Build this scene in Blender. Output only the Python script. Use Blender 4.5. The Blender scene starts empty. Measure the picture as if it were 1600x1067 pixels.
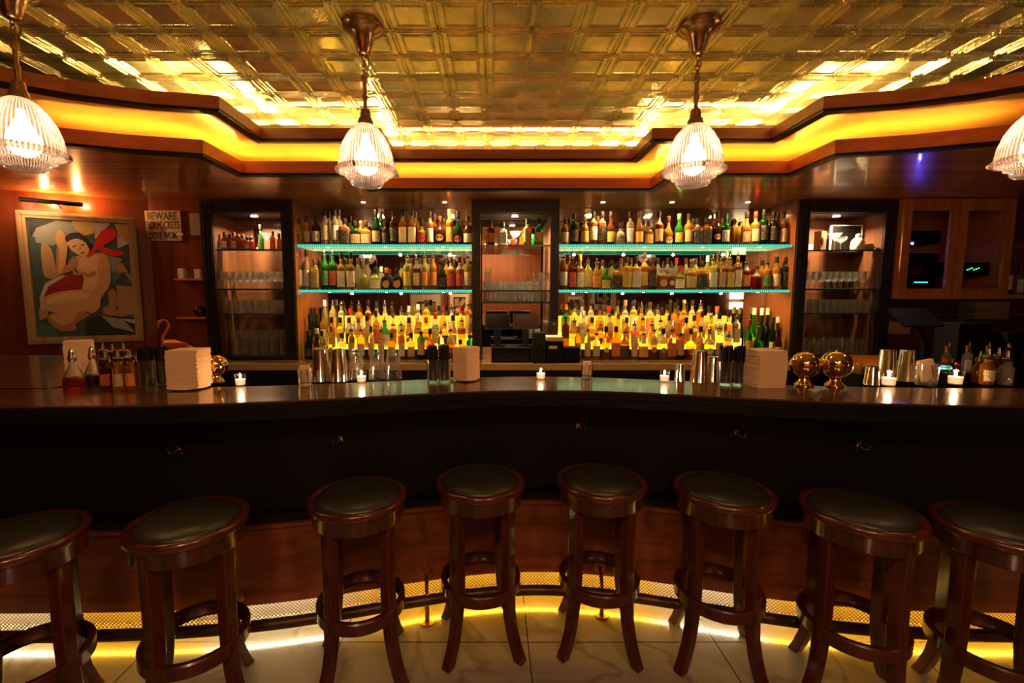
import bpy, bmesh, math, random
from mathutils import Vector, Matrix
PI = math.pi
C = bpy.context.scene.collection
SC = bpy.context.scene
random.seed(7)

# ------------------------------------------------------------------ camera, world, exposure, room lights
FPX = 700.0; CX = 768.0; CY = 533.5; TILT = math.radians(5.5); EYE = 1.5
cam = bpy.data.cameras.new('camera'); camo = bpy.data.objects.new('camera', cam); C.objects.link(camo)
camo.location = (0, 0, EYE); camo.rotation_euler = (PI/2 - TILT, 0, 0)
cam.sensor_width = 36; cam.lens = 36*FPX/1600; cam.shift_x = (800-CX)/1600
cam.clip_start = .02; cam.clip_end = 60
SC.camera = camo
SC.view_settings.view_transform = 'Standard'; SC.view_settings.look = 'None'
SC.view_settings.gamma = 1; SC.view_settings.exposure = 0.95; SC.view_settings.use_curve_mapping = False
w = bpy.data.worlds.new('world'); SC.world = w; w.use_nodes = True
w.node_tree.nodes['Background'].inputs[0].default_value = (.02, .012, .008, 1)
w.node_tree.nodes['Background'].inputs[1].default_value = .05
cy = SC.cycles
cy.max_bounces = 9; cy.diffuse_bounces = 3; cy.glossy_bounces = 5; cy.transmission_bounces = 7; cy.transparent_max_bounces = 24
cy.caustics_reflective = False; cy.caustics_refractive = False; cy.sample_clamp_indirect = 4; cy.sample_clamp_direct = 0
cy.use_denoising = True

def area(name, loc, size, power, col, rot=(0, 0, 0), spread=PI):
    l = bpy.data.lights.new(name, 'AREA'); l.energy = power; l.color = col; l.size = size; l.spread = spread
    o = bpy.data.objects.new(name, l); C.objects.link(o); o.location = loc; o.rotation_euler = rot
    return o
def point(name, loc, power, col, r=.03, parent=None):
    l = bpy.data.lights.new(name, 'POINT'); l.energy = power; l.color = col; l.shadow_soft_size = r
    o = bpy.data.objects.new(name, l); C.objects.link(o); o.location = loc
    if parent: o.parent = parent
    return o
WARM = (1, .62, .3)
# ceiling lamps of the seating side of the room, behind the photographer
area('room_light', (-.5, -.5, 2.66), .25, 13, (1, .6, .28))
area('room_light', (.9, -.5, 2.66), .25, 13, (1, .6, .28))
area('room_light', (0.1, -1.2, 2.66), .5, 8, (1, .5, .2))

# ------------------------------------------------------------------ geometry of the photograph
def ray(px, py):
    u = (px-CX)/FPX; v = (CY-py)/FPX
    return Vector((u, math.cos(TILT)+v*math.sin(TILT), -math.sin(TILT)+v*math.cos(TILT)))
def onY(px, py, Y):
    d = ray(px, py); t = Y/d.y
    return Vector((d.x*t, Y, EYE+d.z*t))
def onZ(px, py, Z):
    d = ray(px, py); t = (Z-EYE)/d.z
    return Vector((d.x*t, d.y*t, Z))

# ------------------------------------------------------------------ materials
def mat(name, col=(.8, .8, .8), rough=.5, metal=0, trans=0, ior=1.45, emis=None, estr=0, coat=0, spec=None):
    m = bpy.data.materials.new(name); m.use_nodes = True
    b = m.node_tree.nodes['Principled BSDF']
    b.inputs['Base Color'].default_value = (*col, 1); b.inputs['Roughness'].default_value = rough
    b.inputs['Metallic'].default_value = metal; b.inputs['Transmission Weight'].default_value = trans
    b.inputs['IOR'].default_value = ior; b.inputs['Coat Weight'].default_value = coat; b.inputs['Coat Roughness'].default_value = .08
    if spec is not None: b.inputs['Specular IOR Level'].default_value = spec
    if emis: b.inputs['Emission Color'].default_value = (*emis, 1); b.inputs['Emission Strength'].default_value = estr
    m.diffuse_color = (*col, 1)
    return m
def nt(m):
    return m.node_tree, m.node_tree.nodes, m.node_tree.links, m.node_tree.nodes['Principled BSDF']
def coords(m, scale, kind='Object', rot=(0, 0, 0)):
    t, N, L, b = nt(m)
    c = N.new('ShaderNodeTexCoord'); mp = N.new('ShaderNodeMapping'); mp.inputs['Scale'].default_value = scale; mp.inputs['Rotation'].default_value = rot
    L.new(c.outputs[kind], mp.inputs['Vector']); return mp.outputs['Vector']
def ramp(m, fac, stops):
    t, N, L, b = nt(m); r = N.new('ShaderNodeValToRGB'); L.new(fac, r.inputs[0])
    e = r.color_ramp.elements
    while len(e) < len(stops): e.new(.5)
    for i, (p, c) in enumerate(stops): e[i].position = p; e[i].color = (*c, 1)
    return r.outputs[0]
def noise(m, vec, scale=5, detail=4, rough=.55):
    t, N, L, b = nt(m); n = N.new('ShaderNodeTexNoise'); n.inputs['Scale'].default_value = scale; n.inputs['Detail'].default_value = detail; n.inputs['Roughness'].default_value = rough
    L.new(vec, n.inputs['Vector']); return n.outputs['Fac']
def bump(m, h, strength=.3, dist=.01):
    t, N, L, b = nt(m); n = N.new('ShaderNodeBump'); n.inputs['Strength'].default_value = strength; n.inputs['Distance'].default_value = dist
    L.new(h, n.inputs['Height']); L.new(n.outputs[0], b.inputs['Normal'])
def wood(name, dark, light, grain='x', rough=.35, coat=.3, fine=34):
    m = mat(name, light, rough, coat=coat)
    s = {'x': (1.2, fine, fine), 'z': (fine, fine, 1.0), 'y': (fine, 1.2, fine)}[grain]
    v = coords(m, s); f = noise(m, v, 1.0, 5, .6)
    v2 = coords(m, tuple(q*.25 for q in s)); f2 = noise(m, v2, 1.3, 2)
    t, N, L, b = nt(m); mx = N.new('ShaderNodeMath'); mx.operation = 'ADD'; L.new(f, mx.inputs[0]); L.new(f2, mx.inputs[1])
    dv = N.new('ShaderNodeMath'); dv.operation = 'MULTIPLY'; dv.inputs[1].default_value = .5; L.new(mx.outputs[0], dv.inputs[0])
    L.new(ramp(m, dv.outputs[0], [(.34, dark), (.64, light)]), b.inputs['Base Color'])
    bump(m, f, .08, .002)
    return m
def glow(name, col, s):
    m = bpy.data.materials.new(name); m.use_nodes = True; N = m.node_tree.nodes; L = m.node_tree.links
    N.clear(); e = N.new('ShaderNodeEmission'); e.inputs[0].default_value = (*col, 1); e.inputs[1].default_value = s
    o = N.new('ShaderNodeOutputMaterial'); L.new(e.outputs[0], o.inputs[0]); m.diffuse_color = (*col, 1)
    return m
def thin_glass(name, tint=(.95, .97, .95), refl=.22, rough=.03, haze=0):
    m = bpy.data.materials.new(name); m.use_nodes = True; N = m.node_tree.nodes; L = m.node_tree.links
    N.clear(); t = N.new('ShaderNodeBsdfTransparent'); t.inputs[0].default_value = (*tint, 1)
    g = N.new('ShaderNodeBsdfGlossy'); g.inputs['Roughness'].default_value = rough; g.inputs[0].default_value = (1, 1, 1, 1)
    lw = N.new('ShaderNodeLayerWeight'); lw.inputs[0].default_value = refl
    mx = N.new('ShaderNodeMixShader'); o = N.new('ShaderNodeOutputMaterial')
    L.new(lw.outputs['Facing'], mx.inputs[0]); L.new(t.outputs[0], mx.inputs[1]); L.new(g.outputs[0], mx.inputs[2]); L.new(mx.outputs[0], o.inputs[0])
    if haze:
        df = N.new('ShaderNodeBsdfTranslucent'); df.inputs[0].default_value = (1, .97, .93, 1); m3 = N.new('ShaderNodeMixShader'); m3.inputs[0].default_value = haze
        df2 = N.new('ShaderNodeBsdfDiffuse'); df2.inputs[0].default_value = (1, .97, .93, 1); a3 = N.new('ShaderNodeMixShader'); L.new(df.outputs[0], a3.inputs[1]); L.new(df2.outputs[0], a3.inputs[2])
        L.new(mx.outputs[0], m3.inputs[1]); L.new(a3.outputs[0], m3.inputs[2]); L.new(m3.outputs[0], o.inputs[0])
    m.diffuse_color = (*tint, .3)
    return m
def bottle_glass(name, col):
    return mat(name, col, .03, trans=.84, ior=1.28)

M = {}
M['wood_soffit'] = wood('soffit_wood', (.22, .06, .015), (.52, .19, .05), 'x', .28, .45, 26)
M['wood_fascia'] = wood('fascia_wood', (.26, .06, .014), (.44, .12, .032), 'x', .4, .2, 30)
M['wood_dark'] = wood('dark_wood', (.008, .005, .003), (.02, .011, .007), 'z', .45, .1, 30)
M['wood_bar'] = wood('bar_panel_wood', (.12, .027, .009), (.34, .09, .028), 'x', .38, .25, 30)
M['wood_back'] = wood('back_wood', (.22, .055, .014), (.42, .14, .04), 'z', .4, .2, 22)
M['wood_cab'] = wood('cabinet_wood', (.09, .03, .012), (.22, .08, .03), 'z', .45, .1, 22)
M['wood_wall'] = wood('wall_wood', (.11, .02, .006), (.22, .05, .015), 'z', .3, .35, 20)
M['wood_rear'] = wood('rear_wall_wood', (.10, .03, .012), (.24, .08, .03), 'z', .5, .1, 14)
M['wood_door'] = wood('door_wood', (.42, .13, .035), (.68, .26, .08), 'z', .35, .3, 26)
M['wood_stool'] = wood('stool_wood', (.035, .006, .003), (.10, .017, .007), 'z', .25, .5, 30)
M['black'] = mat('black_lacquer', (.005, .004, .004), .45, spec=.25)
M['matte_black'] = mat('matte_black', (.006, .006, .006), .6, spec=.15)
M['plastic'] = mat('black_plastic', (.01, .01, .012), .3)
M['brass'] = mat('aged_brass', (.50, .30, .12), .3, 1)
M['bronze'] = mat('bronze', (.46, .29, .13), .25, 1)
M['rail'] = mat('dark_rail_bronze', (.09, .045, .018), .42, .6)
M['gold'] = mat('polished_gold', (.85, .55, .22), .07, 1)
M['steel'] = mat('polished_steel', (.78, .74, .70), .1, 1)
M['chrome'] = mat('chrome', (.8, .78, .74), .05, 1)
M['mirror'] = mat('mirror_glass', (.62, .58, .52), .015, 1)
M['paper'] = mat('napkin_paper', (.95, .62, .36), .8)
M['leather'] = mat('black_leather', (.028, .023, .013), .38)
M['wax'] = mat('candle_wax', (.95, .8, .65), .5, emis=(1, .45, .2), estr=.8)
M['glass'] = thin_glass('clear_glass')
M['glass_bright'] = thin_glass('bright_clear_glass', (.96, .97, .96), .45, .07, .025)
M['smoke'] = thin_glass('dark_pane', (.3, .3, .32), .12)
M['counter_top'] = mat('back_counter_top', (.10, .055, .02), .18, coat=.6)
M['counter_edge'] = mat('counter_edge_brass', (.60, .42, .16), .4, .4)
M['bar_top'] = wood('bar_top_wood', (.05, .022, .008), (.105, .05, .018), 'x', .2, .5, 18)
M['frame_gold'] = wood('gilt_frame', (.25, .15, .06), (.5, .34, .16), 'z', .35, .2, 18)
M['frame_wood'] = mat('picture_frame_wood', (.45, .2, .06), .4)
M['mount'] = mat('picture_mount', (.8, .74, .6), .7)
M['flame'] = glow('candle_flame', (1, .62, .28), 60)
M['led_yellow'] = glow('cove_led_yellow', (1, .52, .055), 75)
M['led_warm'] = glow('cove_led_warm', (1, .72, .30), 170)
M['riser_back'] = glow('lit_back_acrylic', (1, .56, .03), .8)
M['led_shelf'] = glow('shelf_back_led', (1, .70, .34), 2.5)
M['riser'] = glow('lit_riser_acrylic', (1, .60, .04), 3)
M['bulb'] = glow('lamp_bulb', (1, .66, .42), 5)
M['bulb_cool'] = glow('puck_light', (1, .78, .55), 14)
M['blue'] = glow('blue_display', (.03, .25, 1), 5)
M['violet'] = glow('blue_led', (.12, .1, 1), 250)
M['green_led'] = glow('green_led', (.05, 1, .2), 2)
M['red_led'] = glow('red_led', (1, .02, .01), 3)
M['lime'] = mat('lime_peel', (.5, .6, .08), .4)
M['straw'] = mat('black_straw', (.012, .01, .01), .3)
M['red_liquid'] = bottle_glass('red_liquid', (.45, .02, .01))
M['tan_card'] = mat('tan_card', (.62, .34, .16), .7)
M['white'] = mat('white_paper', (.75, .68, .58), .6)
M['sign'] = mat('sign_board', (.52, .36, .2), .6)
M['ink'] = mat('sign_ink', (.006, .004, .004), .5)
M['red_ink'] = mat('red_ink', (.45, .03, .01), .5)
# pressed tin
M['tin'] = mat('pressed_tin', (.60, .49, .22), .24, .92)
def _tin():
    m = M['tin']; t, N, L, b = nt(m)
    v = coords(m, (1, 1, 1))
    f = noise(m, v, 7, 3)
    L.new(ramp(m, f, [(.35, (.62, .60, .28)), (.65, (.98, .84, .38))]), b.inputs['Base Color'])
    wv = N.new('ShaderNodeTexWave'); wv.inputs['Scale'].default_value = 60; wv.inputs['Distortion'].default_value = .5; wv.bands_direction = 'DIAGONAL'
    L.new(v, wv.inputs['Vector'])
    ad = N.new('ShaderNodeMath'); ad.operation = 'ADD'; L.new(wv.outputs['Fac'], ad.inputs[0])
    f2 = noise(m, v, 38, 2); mu = N.new('ShaderNodeMath'); mu.operation = 'MULTIPLY'; mu.inputs[1].default_value = 2.2; L.new(f2, mu.inputs[0]); L.new(mu.outputs[0], ad.inputs[1])
    bump(m, ad.outputs[0], .25, .003)
_tin()
# marble floor tiles
M['marble'] = mat('marble_floor', (.6, .52, .4), .12, coat=.4)
def _marble():
    m = M['marble']; t, N, L, b = nt(m)
    v = coords(m, (1, 1, 1)); wa = N.new('ShaderNodeTexNoise'); wa.inputs['Scale'].default_value = 1.6; wa.inputs['Detail'].default_value = 8; wa.inputs['Distortion'].default_value = .6
    L.new(v, wa.inputs['Vector'])
    col = ramp(m, wa.outputs['Fac'], [(.36, (.25, .20, .14)), (.47, (.32, .265, .19)), (.50, (.21, .16, .11)), (.53, (.31, .25, .18)), (.7, (.37, .30, .22))])
    mp = coords(m, (1/.82, 1/.82, 1)); 
    br = N.new('ShaderNodeTexBrick'); br.offset = 0; br.inputs['Scale'].default_value = 1; br.inputs['Brick Width'].default_value = 1; br.inputs['Row Height'].default_value = 1
    br.inputs['Mortar Size'].default_value = .004; br.inputs['Mortar'].default_value = (0, 0, 0, 1); br.inputs['Color1'].default_value = (1, 1, 1, 1); br.inputs['Color2'].default_value = (.86, .86, .86, 1)
    L.new(mp, br.inputs['Vector'])
    # place the seams where the photo shows them
    mp.node.inputs['Location'].default_value = (-.16/.82, -1.829/.82 + 3, 0)
    mx = N.new('ShaderNodeMix'); mx.data_type = 'RGBA'; mx.blend_type = 'MULTIPLY'; mx.inputs[0].default_value = .8
    L.new(col, mx.inputs[6]); L.new(br.outputs['Color'], mx.inputs[7]); L.new(mx.outputs[2], b.inputs['Base Color'])
_marble()
# perforated toe panel
def _perf():
    m = bpy.data.materials.new('perforated_metal'); m.use_nodes = True; N = m.node_tree.nodes; L = m.node_tree.links
    b = N['Principled BSDF']; b.inputs['Base Color'].default_value = (.35, .25, .1, 1); b.inputs['Metallic'].default_value = 1; b.inputs['Roughness'].default_value = .4
    uv = N.new('ShaderNodeUVMap'); sp = N.new('ShaderNodeSeparateXYZ'); L.new(uv.outputs[0], sp.inputs[0])
    def mth(op, a, bb=None):
        n = N.new('ShaderNodeMath'); n.operation = op
        for i, q in enumerate((a, bb)):
            if q is None: continue
            if isinstance(q, (int, float)): n.inputs[i].default_value = q
            else: L.new(q, n.inputs[i])
        return n.outputs[0]
    P = .017
    u = mth('DIVIDE', sp.outputs[0], P); v = mth('DIVIDE', sp.outputs[1], P)
    a = mth('SINE', mth('MULTIPLY', mth('ADD', u, v), PI)); c = mth('SINE', mth('MULTIPLY', mth('SUBTRACT', u, v), PI))
    k = mth('MULTIPLY', mth('ABSOLUTE', a), mth('ABSOLUTE', c)); hole = mth('GREATER_THAN', k, .38)
    t = N.new('ShaderNodeBsdfTransparent'); mx = N.new('ShaderNodeMixShader')
    L.new(hole, mx.inputs[0]); L.new(b.outputs[0], mx.inputs[1]); L.new(t.outputs[0], mx.inputs[2]); L.new(mx.outputs[0], N['Material Output'].inputs[0])
    return m
M['perf'] = _perf()
# toe light: rope of yellow and whiter stretches
def _toe():
    m = glow('toe_led', (1, .6, .1), 46); N = m.node_tree.nodes; L = m.node_tree.links
    c = N.new('ShaderNodeTexCoord'); n = N.new('ShaderNodeTexNoise'); n.inputs['Scale'].default_value = 1.1; n.inputs['Detail'].default_value = 0; L.new(c.outputs['Object'], n.inputs['Vector'])
    r = N.new('ShaderNodeValToRGB'); L.new(n.outputs['Fac'], r.inputs[0]); e = r.color_ramp.elements
    e[0].position = .5; e[0].color = (1, .50, .03, 1); e[1].position = .6; e[1].color = (1, .8, .45, 1)
    L.new(r.outputs[0], N['Emission'].inputs[0]); return m
M['toe_led'] = _toe()
# pendant shade: ribbed prismatic glass
def _shade():
    m = bpy.data.materials.new('ribbed_shade_glass'); m.use_nodes = True; N = m.node_tree.nodes; L = m.node_tree.links; N.clear()
    tr = N.new('ShaderNodeBsdfTransparent'); tr.inputs[0].default_value = (1, .93, .88, 1)
    tl = N.new('ShaderNodeBsdfTranslucent'); tl.inputs[0].default_value = (.13, .10, .09, 1)
    gl = N.new('ShaderNodeBsdfGlossy'); gl.inputs['Roughness'].default_value = .12
    geo = N.new('ShaderNodeTexCoord'); sp = N.new('ShaderNodeSeparateXYZ'); L.new(geo.outputs['Object'], sp.inputs[0])
    at = N.new('ShaderNodeMath'); at.operation = 'ARCTAN2'; L.new(sp.outputs[0], at.inputs[0]); L.new(sp.outputs[1], at.inputs[1])
    mu = N.new('ShaderNodeMath'); mu.operation = 'MULTIPLY'; mu.inputs[1].default_value = 56; L.new(at.outputs[0], mu.inputs[0])
    si = N.new('ShaderNodeMath'); si.operation = 'SINE'; L.new(mu.outputs[0], si.inputs[0])
    mr = N.new('ShaderNodeMapRange'); mr.inputs[1].default_value = -1; mr.inputs[2].default_value = 1; mr.inputs[3].default_value = .42; mr.inputs[4].default_value = .92; L.new(si.outputs[0], mr.inputs[0])
    rp = N.new('ShaderNodeValToRGB'); L.new(mr.outputs[0], rp.inputs[0]); e = rp.color_ramp.elements
    e[0].position = .5; e[0].color = (.13, .09, .075, 1); e[1].position = .9; e[1].color = (.34, .27, .24, 1); L.new(rp.outputs[0], tl.inputs[0])
    bp = N.new('ShaderNodeBump'); bp.inputs['Strength'].default_value = .6; bp.inputs['Distance'].default_value = .004; L.new(si.outputs[0], bp.inputs['Height'])
    L.new(bp.outputs[0], gl.inputs['Normal']); L.new(bp.outputs[0], tl.inputs['Normal'])
    m1 = N.new('ShaderNodeMixShader'); L.new(mr.outputs[0], m1.inputs[0]); L.new(tr.outputs[0], m1.inputs[1]); L.new(tl.outputs[0], m1.inputs[2])
    m2 = N.new('ShaderNodeMixShader'); lw = N.new('ShaderNodeLayerWeight'); lw.inputs[0].default_value = .25
    L.new(lw.outputs['Facing'], m2.inputs[0]); L.new(m1.outputs[0], m2.inputs[1]); L.new(gl.outputs[0], m2.inputs[2])
    o = N.new('ShaderNodeOutputMaterial'); L.new(m2.outputs[0], o.inputs[0]); return m
M['shade'] = _shade()
# edge-lit glass shelf
def _shelf():
    m = bpy.data.materials.new('teal_glass_shelf'); m.use_nodes = True; N = m.node_tree.nodes; L = m.node_tree.links; N.clear()
    tr = N.new('ShaderNodeBsdfTransparent'); tr.inputs[0].default_value = (.65, .95, .9, 1)
    tl = N.new('ShaderNodeBsdfDiffuse'); tl.inputs[0].default_value = (.12, .55, .45, 1)
    gl = N.new('ShaderNodeBsdfGlossy'); gl.inputs['Roughness'].default_value = .08
    m1 = N.new('ShaderNodeMixShader'); m1.inputs[0].default_value = .2; L.new(tr.outputs[0], m1.inputs[1]); L.new(tl.outputs[0], m1.inputs[2])
    m2 = N.new('ShaderNodeMixShader'); lw = N.new('ShaderNodeLayerWeight'); lw.inputs[0].default_value = .3
    L.new(lw.outputs['Fresnel'], m2.inputs[0]); L.new(m1.outputs[0], m2.inputs[1]); L.new(gl.outputs[0], m2.inputs[2])
    o = N.new('ShaderNodeOutputMaterial'); L.new(m2.outputs[0], o.inputs[0]); return m
M['shelf_glass'] = _shelf()
def _teal():
    m = glow('teal_led', (.02, .75, .55), .6); N = m.node_tree.nodes; L = m.node_tree.links
    c = N.new('ShaderNodeTexCoord'); wv = N.new('ShaderNodeTexWave'); wv.inputs['Scale'].default_value = 18; L.new(c.outputs['Object'], wv.inputs['Vector'])
    r = N.new('ShaderNodeValToRGB'); L.new(wv.outputs['Fac'], r.inputs[0]); e = r.color_ramp.elements
    e[0].position = .2; e[0].color = (.0, .32, .24, 1); e[1].position = .9; e[1].color = (.14, .85, .62, 1)
    L.new(r.outputs[0], N['Emission'].inputs[0]); return m
M['teal'] = _teal()

M['downlight'] = glow('small_downlight', (1, .5, .15), 5)  # glow of the shelf spots and of the added soffit discs
# ------------------------------------------------------------------ mesh builder
class MB:
    def __init__(s): s.v = []; s.f = []; s.m = []; s.uv = None
    def add(s, vs, fs, mi=0):
        o = len(s.v); s.v += [tuple(p) for p in vs]; s.f += [tuple(i+o for i in f) for f in fs]; s.m += [mi]*len(fs); return s
    def box(s, x0, x1, y0, y1, z0, z1, mi=0):
        return s.add([(x0, y0, z0), (x1, y0, z0), (x1, y1, z0), (x0, y1, z0), (x0, y0, z1), (x1, y0, z1), (x1, y1, z1), (x0, y1, z1)],
                     [(0, 3, 2, 1), (4, 5, 6, 7), (0, 1, 5, 4), (1, 2, 6, 5), (2, 3, 7, 6), (3, 0, 4, 7)], mi)
    def obox(s, c, size, rz=0, mi=0, rx=0, ry=0):
        R = Matrix.Rotation(rz, 3, 'Z') @ Matrix.Rotation(ry, 3, 'Y') @ Matrix.Rotation(rx, 3, 'X'); a, b, d = (q/2 for q in size)
        P = [R @ Vector(p) + Vector(c) for p in [(-a, -b, -d), (a, -b, -d), (a, b, -d), (-a, b, -d), (-a, -b, d), (a, -b, d), (a, b, d), (-a, b, d)]]
        return s.add(P, [(0, 3, 2, 1), (4, 5, 6, 7), (0, 1, 5, 4), (1, 2, 6, 5), (2, 3, 7, 6), (3, 0, 4, 7)], mi)
    def lathe(s, prof, seg=20, c=(0, 0, 0), mi=0, n=2, mz=None, flat=1.0):
        """prof: (r,z); n: superellipse exponent for r above 20 mm; mz: (z limit, material above)"""
        o = []
        for r, z in prof:
            for k in range(seg):
                a = 2*PI*(k+.5)/seg; ca, sa = math.cos(a), math.sin(a)
                q = 1
                if n != 2 and r > .02: q = 1/((abs(ca)**n+abs(sa)**n)**(1/n)); 
                o.append((c[0]+r*q*ca, c[1]+r*q*sa*(flat if r > .02 else 1), c[2]+z))
        base = len(s.v); s.v += o
        for i in range(len(prof)-1):
            mm = mi
            if mz and (prof[i][1]+prof[i+1][1])/2 > mz[0]: mm = mz[1]
            for k in range(seg):
                a = base+i*seg+k; b = base+i*seg+(k+1) % seg
                if prof[i][0] < 1e-6: s.f.append((a, b+seg, a+seg)) ; s.m.append(mm); continue
                if prof[i+1][0] < 1e-6: s.f.append((a, b, a+seg)); s.m.append(mm); continue
                s.f.append((a, b, b+seg, a+seg)); s.m.append(mm)
        return s
    def tube(s, pts, r, seg=8, mi=0, closed=False, flat=None):
        pts = [Vector(p) for p in pts]; n = len(pts); base = len(s.v)
        rs = r if isinstance(r, (list, tuple)) else [r]*n
        up0 = Vector((0, 0, 1)); prevN = None
        for i, p in enumerate(pts):
            if closed: d = pts[(i+1) % n]-pts[i-1]
            else: d = pts[min(i+1, n-1)]-pts[max(i-1, 0)]
            d.normalize()
            if prevN is None:
                a = up0 if abs(d.z) < .9 else Vector((1, 0, 0)); N1 = (a - d*a.dot(d)).normalized()
            else: N1 = (prevN - d*prevN.dot(d)).normalized()
            prevN = N1; B = d.cross(N1)
            for k in range(seg):
                t = 2*PI*k/seg
                s.v.append(tuple(p + N1*math.cos(t)*rs[i] + B*math.sin(t)*rs[i]))
        m = n if closed else n-1
        for i in range(m):
            for k in range(seg):
                a = base+i*seg+k; b = base+i*seg+(k+1) % seg; a2 = base+((i+1) % n)*seg+k; b2 = base+((i+1) % n)*seg+(k+1) % seg
                s.f.append((a, b, b2, a2)); s.m.append(mi)
        if not closed:
            s.f.append(tuple(base+k for k in range(seg))[::-1]); s.m.append(mi)
            s.f.append(tuple(base+(n-1)*seg+k for k in range(seg))); s.m.append(mi)
        return s
    def prism(s, poly, z0, z1, mi=0):
        n = len(poly)
        return s.add([(x, y, z0) for x, y in poly]+[(x, y, z1) for x, y in poly],
                     [tuple(range(n))[::-1], tuple(range(n, 2*n))]+[(i, (i+1) % n, (i+1) % n+n, i+n) for i in range(n)], mi)
    def strip(s, A, B, z0, z1, mi=0):
        """solid between polylines A and B (same length) in plan"""
        n = len(A); vs = []
        for a, b in zip(A, B): vs += [(*a, z0), (*b, z0), (*b, z1), (*a, z1)]
        fs = []
        for i in range(n-1):
            o = 4*i
            for k in range(4): fs.append((o+k, o+(k+1) % 4, o+4+(k+1) % 4, o+4+k))
        fs += [(3, 2, 1, 0), (4*n-4, 4*n-3, 4*n-2, 4*n-1)]
        return s.add(vs, fs, mi)
    def build(s, name, mats, parent=None, smooth=False, auto=None, loc=None):
        me = bpy.data.meshes.new(name); me.from_pydata(s.v, [], s.f)
        for m in (mats if isinstance(mats, (list, tuple)) else [mats]): me.materials.append(m)
        me.polygons.foreach_set('material_index', s.m)
        bm = bmesh.new(); bm.from_mesh(me); bmesh.ops.recalc_face_normals(bm, faces=bm.faces); bm.to_mesh(me); bm.free()
        if smooth:
            me.polygons.foreach_set('use_smooth', [True]*len(me.polygons)); me.set_sharp_from_angle(angle=math.radians(auto or 40))
        me.update()
        o = bpy.data.objects.new(name, me); C.objects.link(o)
        if parent is not None: o.parent = parent
        if loc is not None: o.location = loc
        return o
def tag(o, label, cat, group=None, kind=None):
    if label: o['label'] = label
    if cat: o['category'] = cat
    if group: o['group'] = group
    if kind: o['kind'] = kind
    return o
def struct(o): o['kind'] = 'structure'; return o
def empty(name, loc, label, cat, group=None, rz=0):
    o = bpy.data.objects.new(name, None); C.objects.link(o); o.location = loc; o.rotation_euler = (0, 0, rz); o.empty_display_size = .05
    return tag(o, label, cat, group)
def copy_tree(o, parent=None):
    c = o.copy(); C.objects.link(c); c.parent = parent
    for ch in list(o.children): copy_tree(ch, c)
    return c
def bevel(o, w=.004, seg=2):
    m = o.modifiers.new('bevel', 'BEVEL'); m.width = w; m.segments = seg; m.limit_method = 'ANGLE'; return o
def lerp(a, b, t): return a+(b-a)*t
def resample(poly, step=.12):
    out = []
    for a, b in zip(poly, poly[1:]):
        d = math.hypot(b[0]-a[0], b[1]-a[1]); n = max(1, int(d/step))
        for i in range(n): out.append((lerp(a[0], b[0], i/n), lerp(a[1], b[1], i/n)))
    out.append(poly[-1]); return out
def offset(poly, d):
    """offset a polyline sideways in plan with mitred corners; +d is to the camera side (-Y for a line running +X)"""
    out = []
    for i in range(len(poly)):
        a = poly[max(i-1, 0)]; b = poly[i]; c = poly[min(i+1, len(poly)-1)]
        def nrm(p, q):
            dx, dy = q[0]-p[0], q[1]-p[1]; l = math.hypot(dx, dy) or 1; return (dy/l, -dx/l)
        n1 = nrm(a, b) if i > 0 else nrm(b, c); n2 = nrm(b, c) if i < len(poly)-1 else n1
        k = 1+n1[0]*n2[0]+n1[1]*n2[1]; out.append((b[0]+(n1[0]+n2[0])/k*d, b[1]+(n1[1]+n2[1])/k*d))
    return out
def catmull(P, n=6):
    P = [Vector(p) for p in P]; Q = [2*P[0]-P[1]]+P+[2*P[-1]-P[-2]]; out = []
    for i in range(1, len(Q)-2):
        for k in range(n):
            t = k/n; a, b, c, d = Q[i-1], Q[i], Q[i+1], Q[i+2]
            out.append(.5*((2*b)+(c-a)*t+(2*a-5*b+4*c-d)*t*t+(3*b-a-3*c+d)*t**3))
    out.append(P[-1]); return out

# ------------------------------------------------------------------ ROOM SHELL
XC = .165
TINZ = 2.73; LOWZ = 2.36
XL, XR, YB, YF = -4.6, 6.0, -1.9, 4.42
floor = struct(MB().box(XL, XR, YB, 4.6, -.06, 0).build('floor', M['marble']))
struct(MB().box(XL, XR, YB-.1, YB, 0, 2.9).build('wall_rear', M['wood_rear']))
struct(MB().box(XR, XR+.1, YB, 4.6, 0, 2.9).build('wall_east', M['wood_wall']))
struct(MB().box(XL-.1, XL, YB, 4.6, 0, 2.9).build('wall_west', M['wood_wall']))
struct(MB().box(-2.9, XR, 4.46, 4.56, 0, 2.9).build('wall_back', M['wood_wall']))
wl = MB(); wl.prism([(-2.9, 4.3), (-2.9, 4.56), (-4.6, 4.56), (-4.6, 3.30), (-3.05, 4.075), (-2.56, 4.09), (-2.56, 4.3)], 0, 2.6)
struct(wl.build('wall_left', M['wood_wall']))

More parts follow.
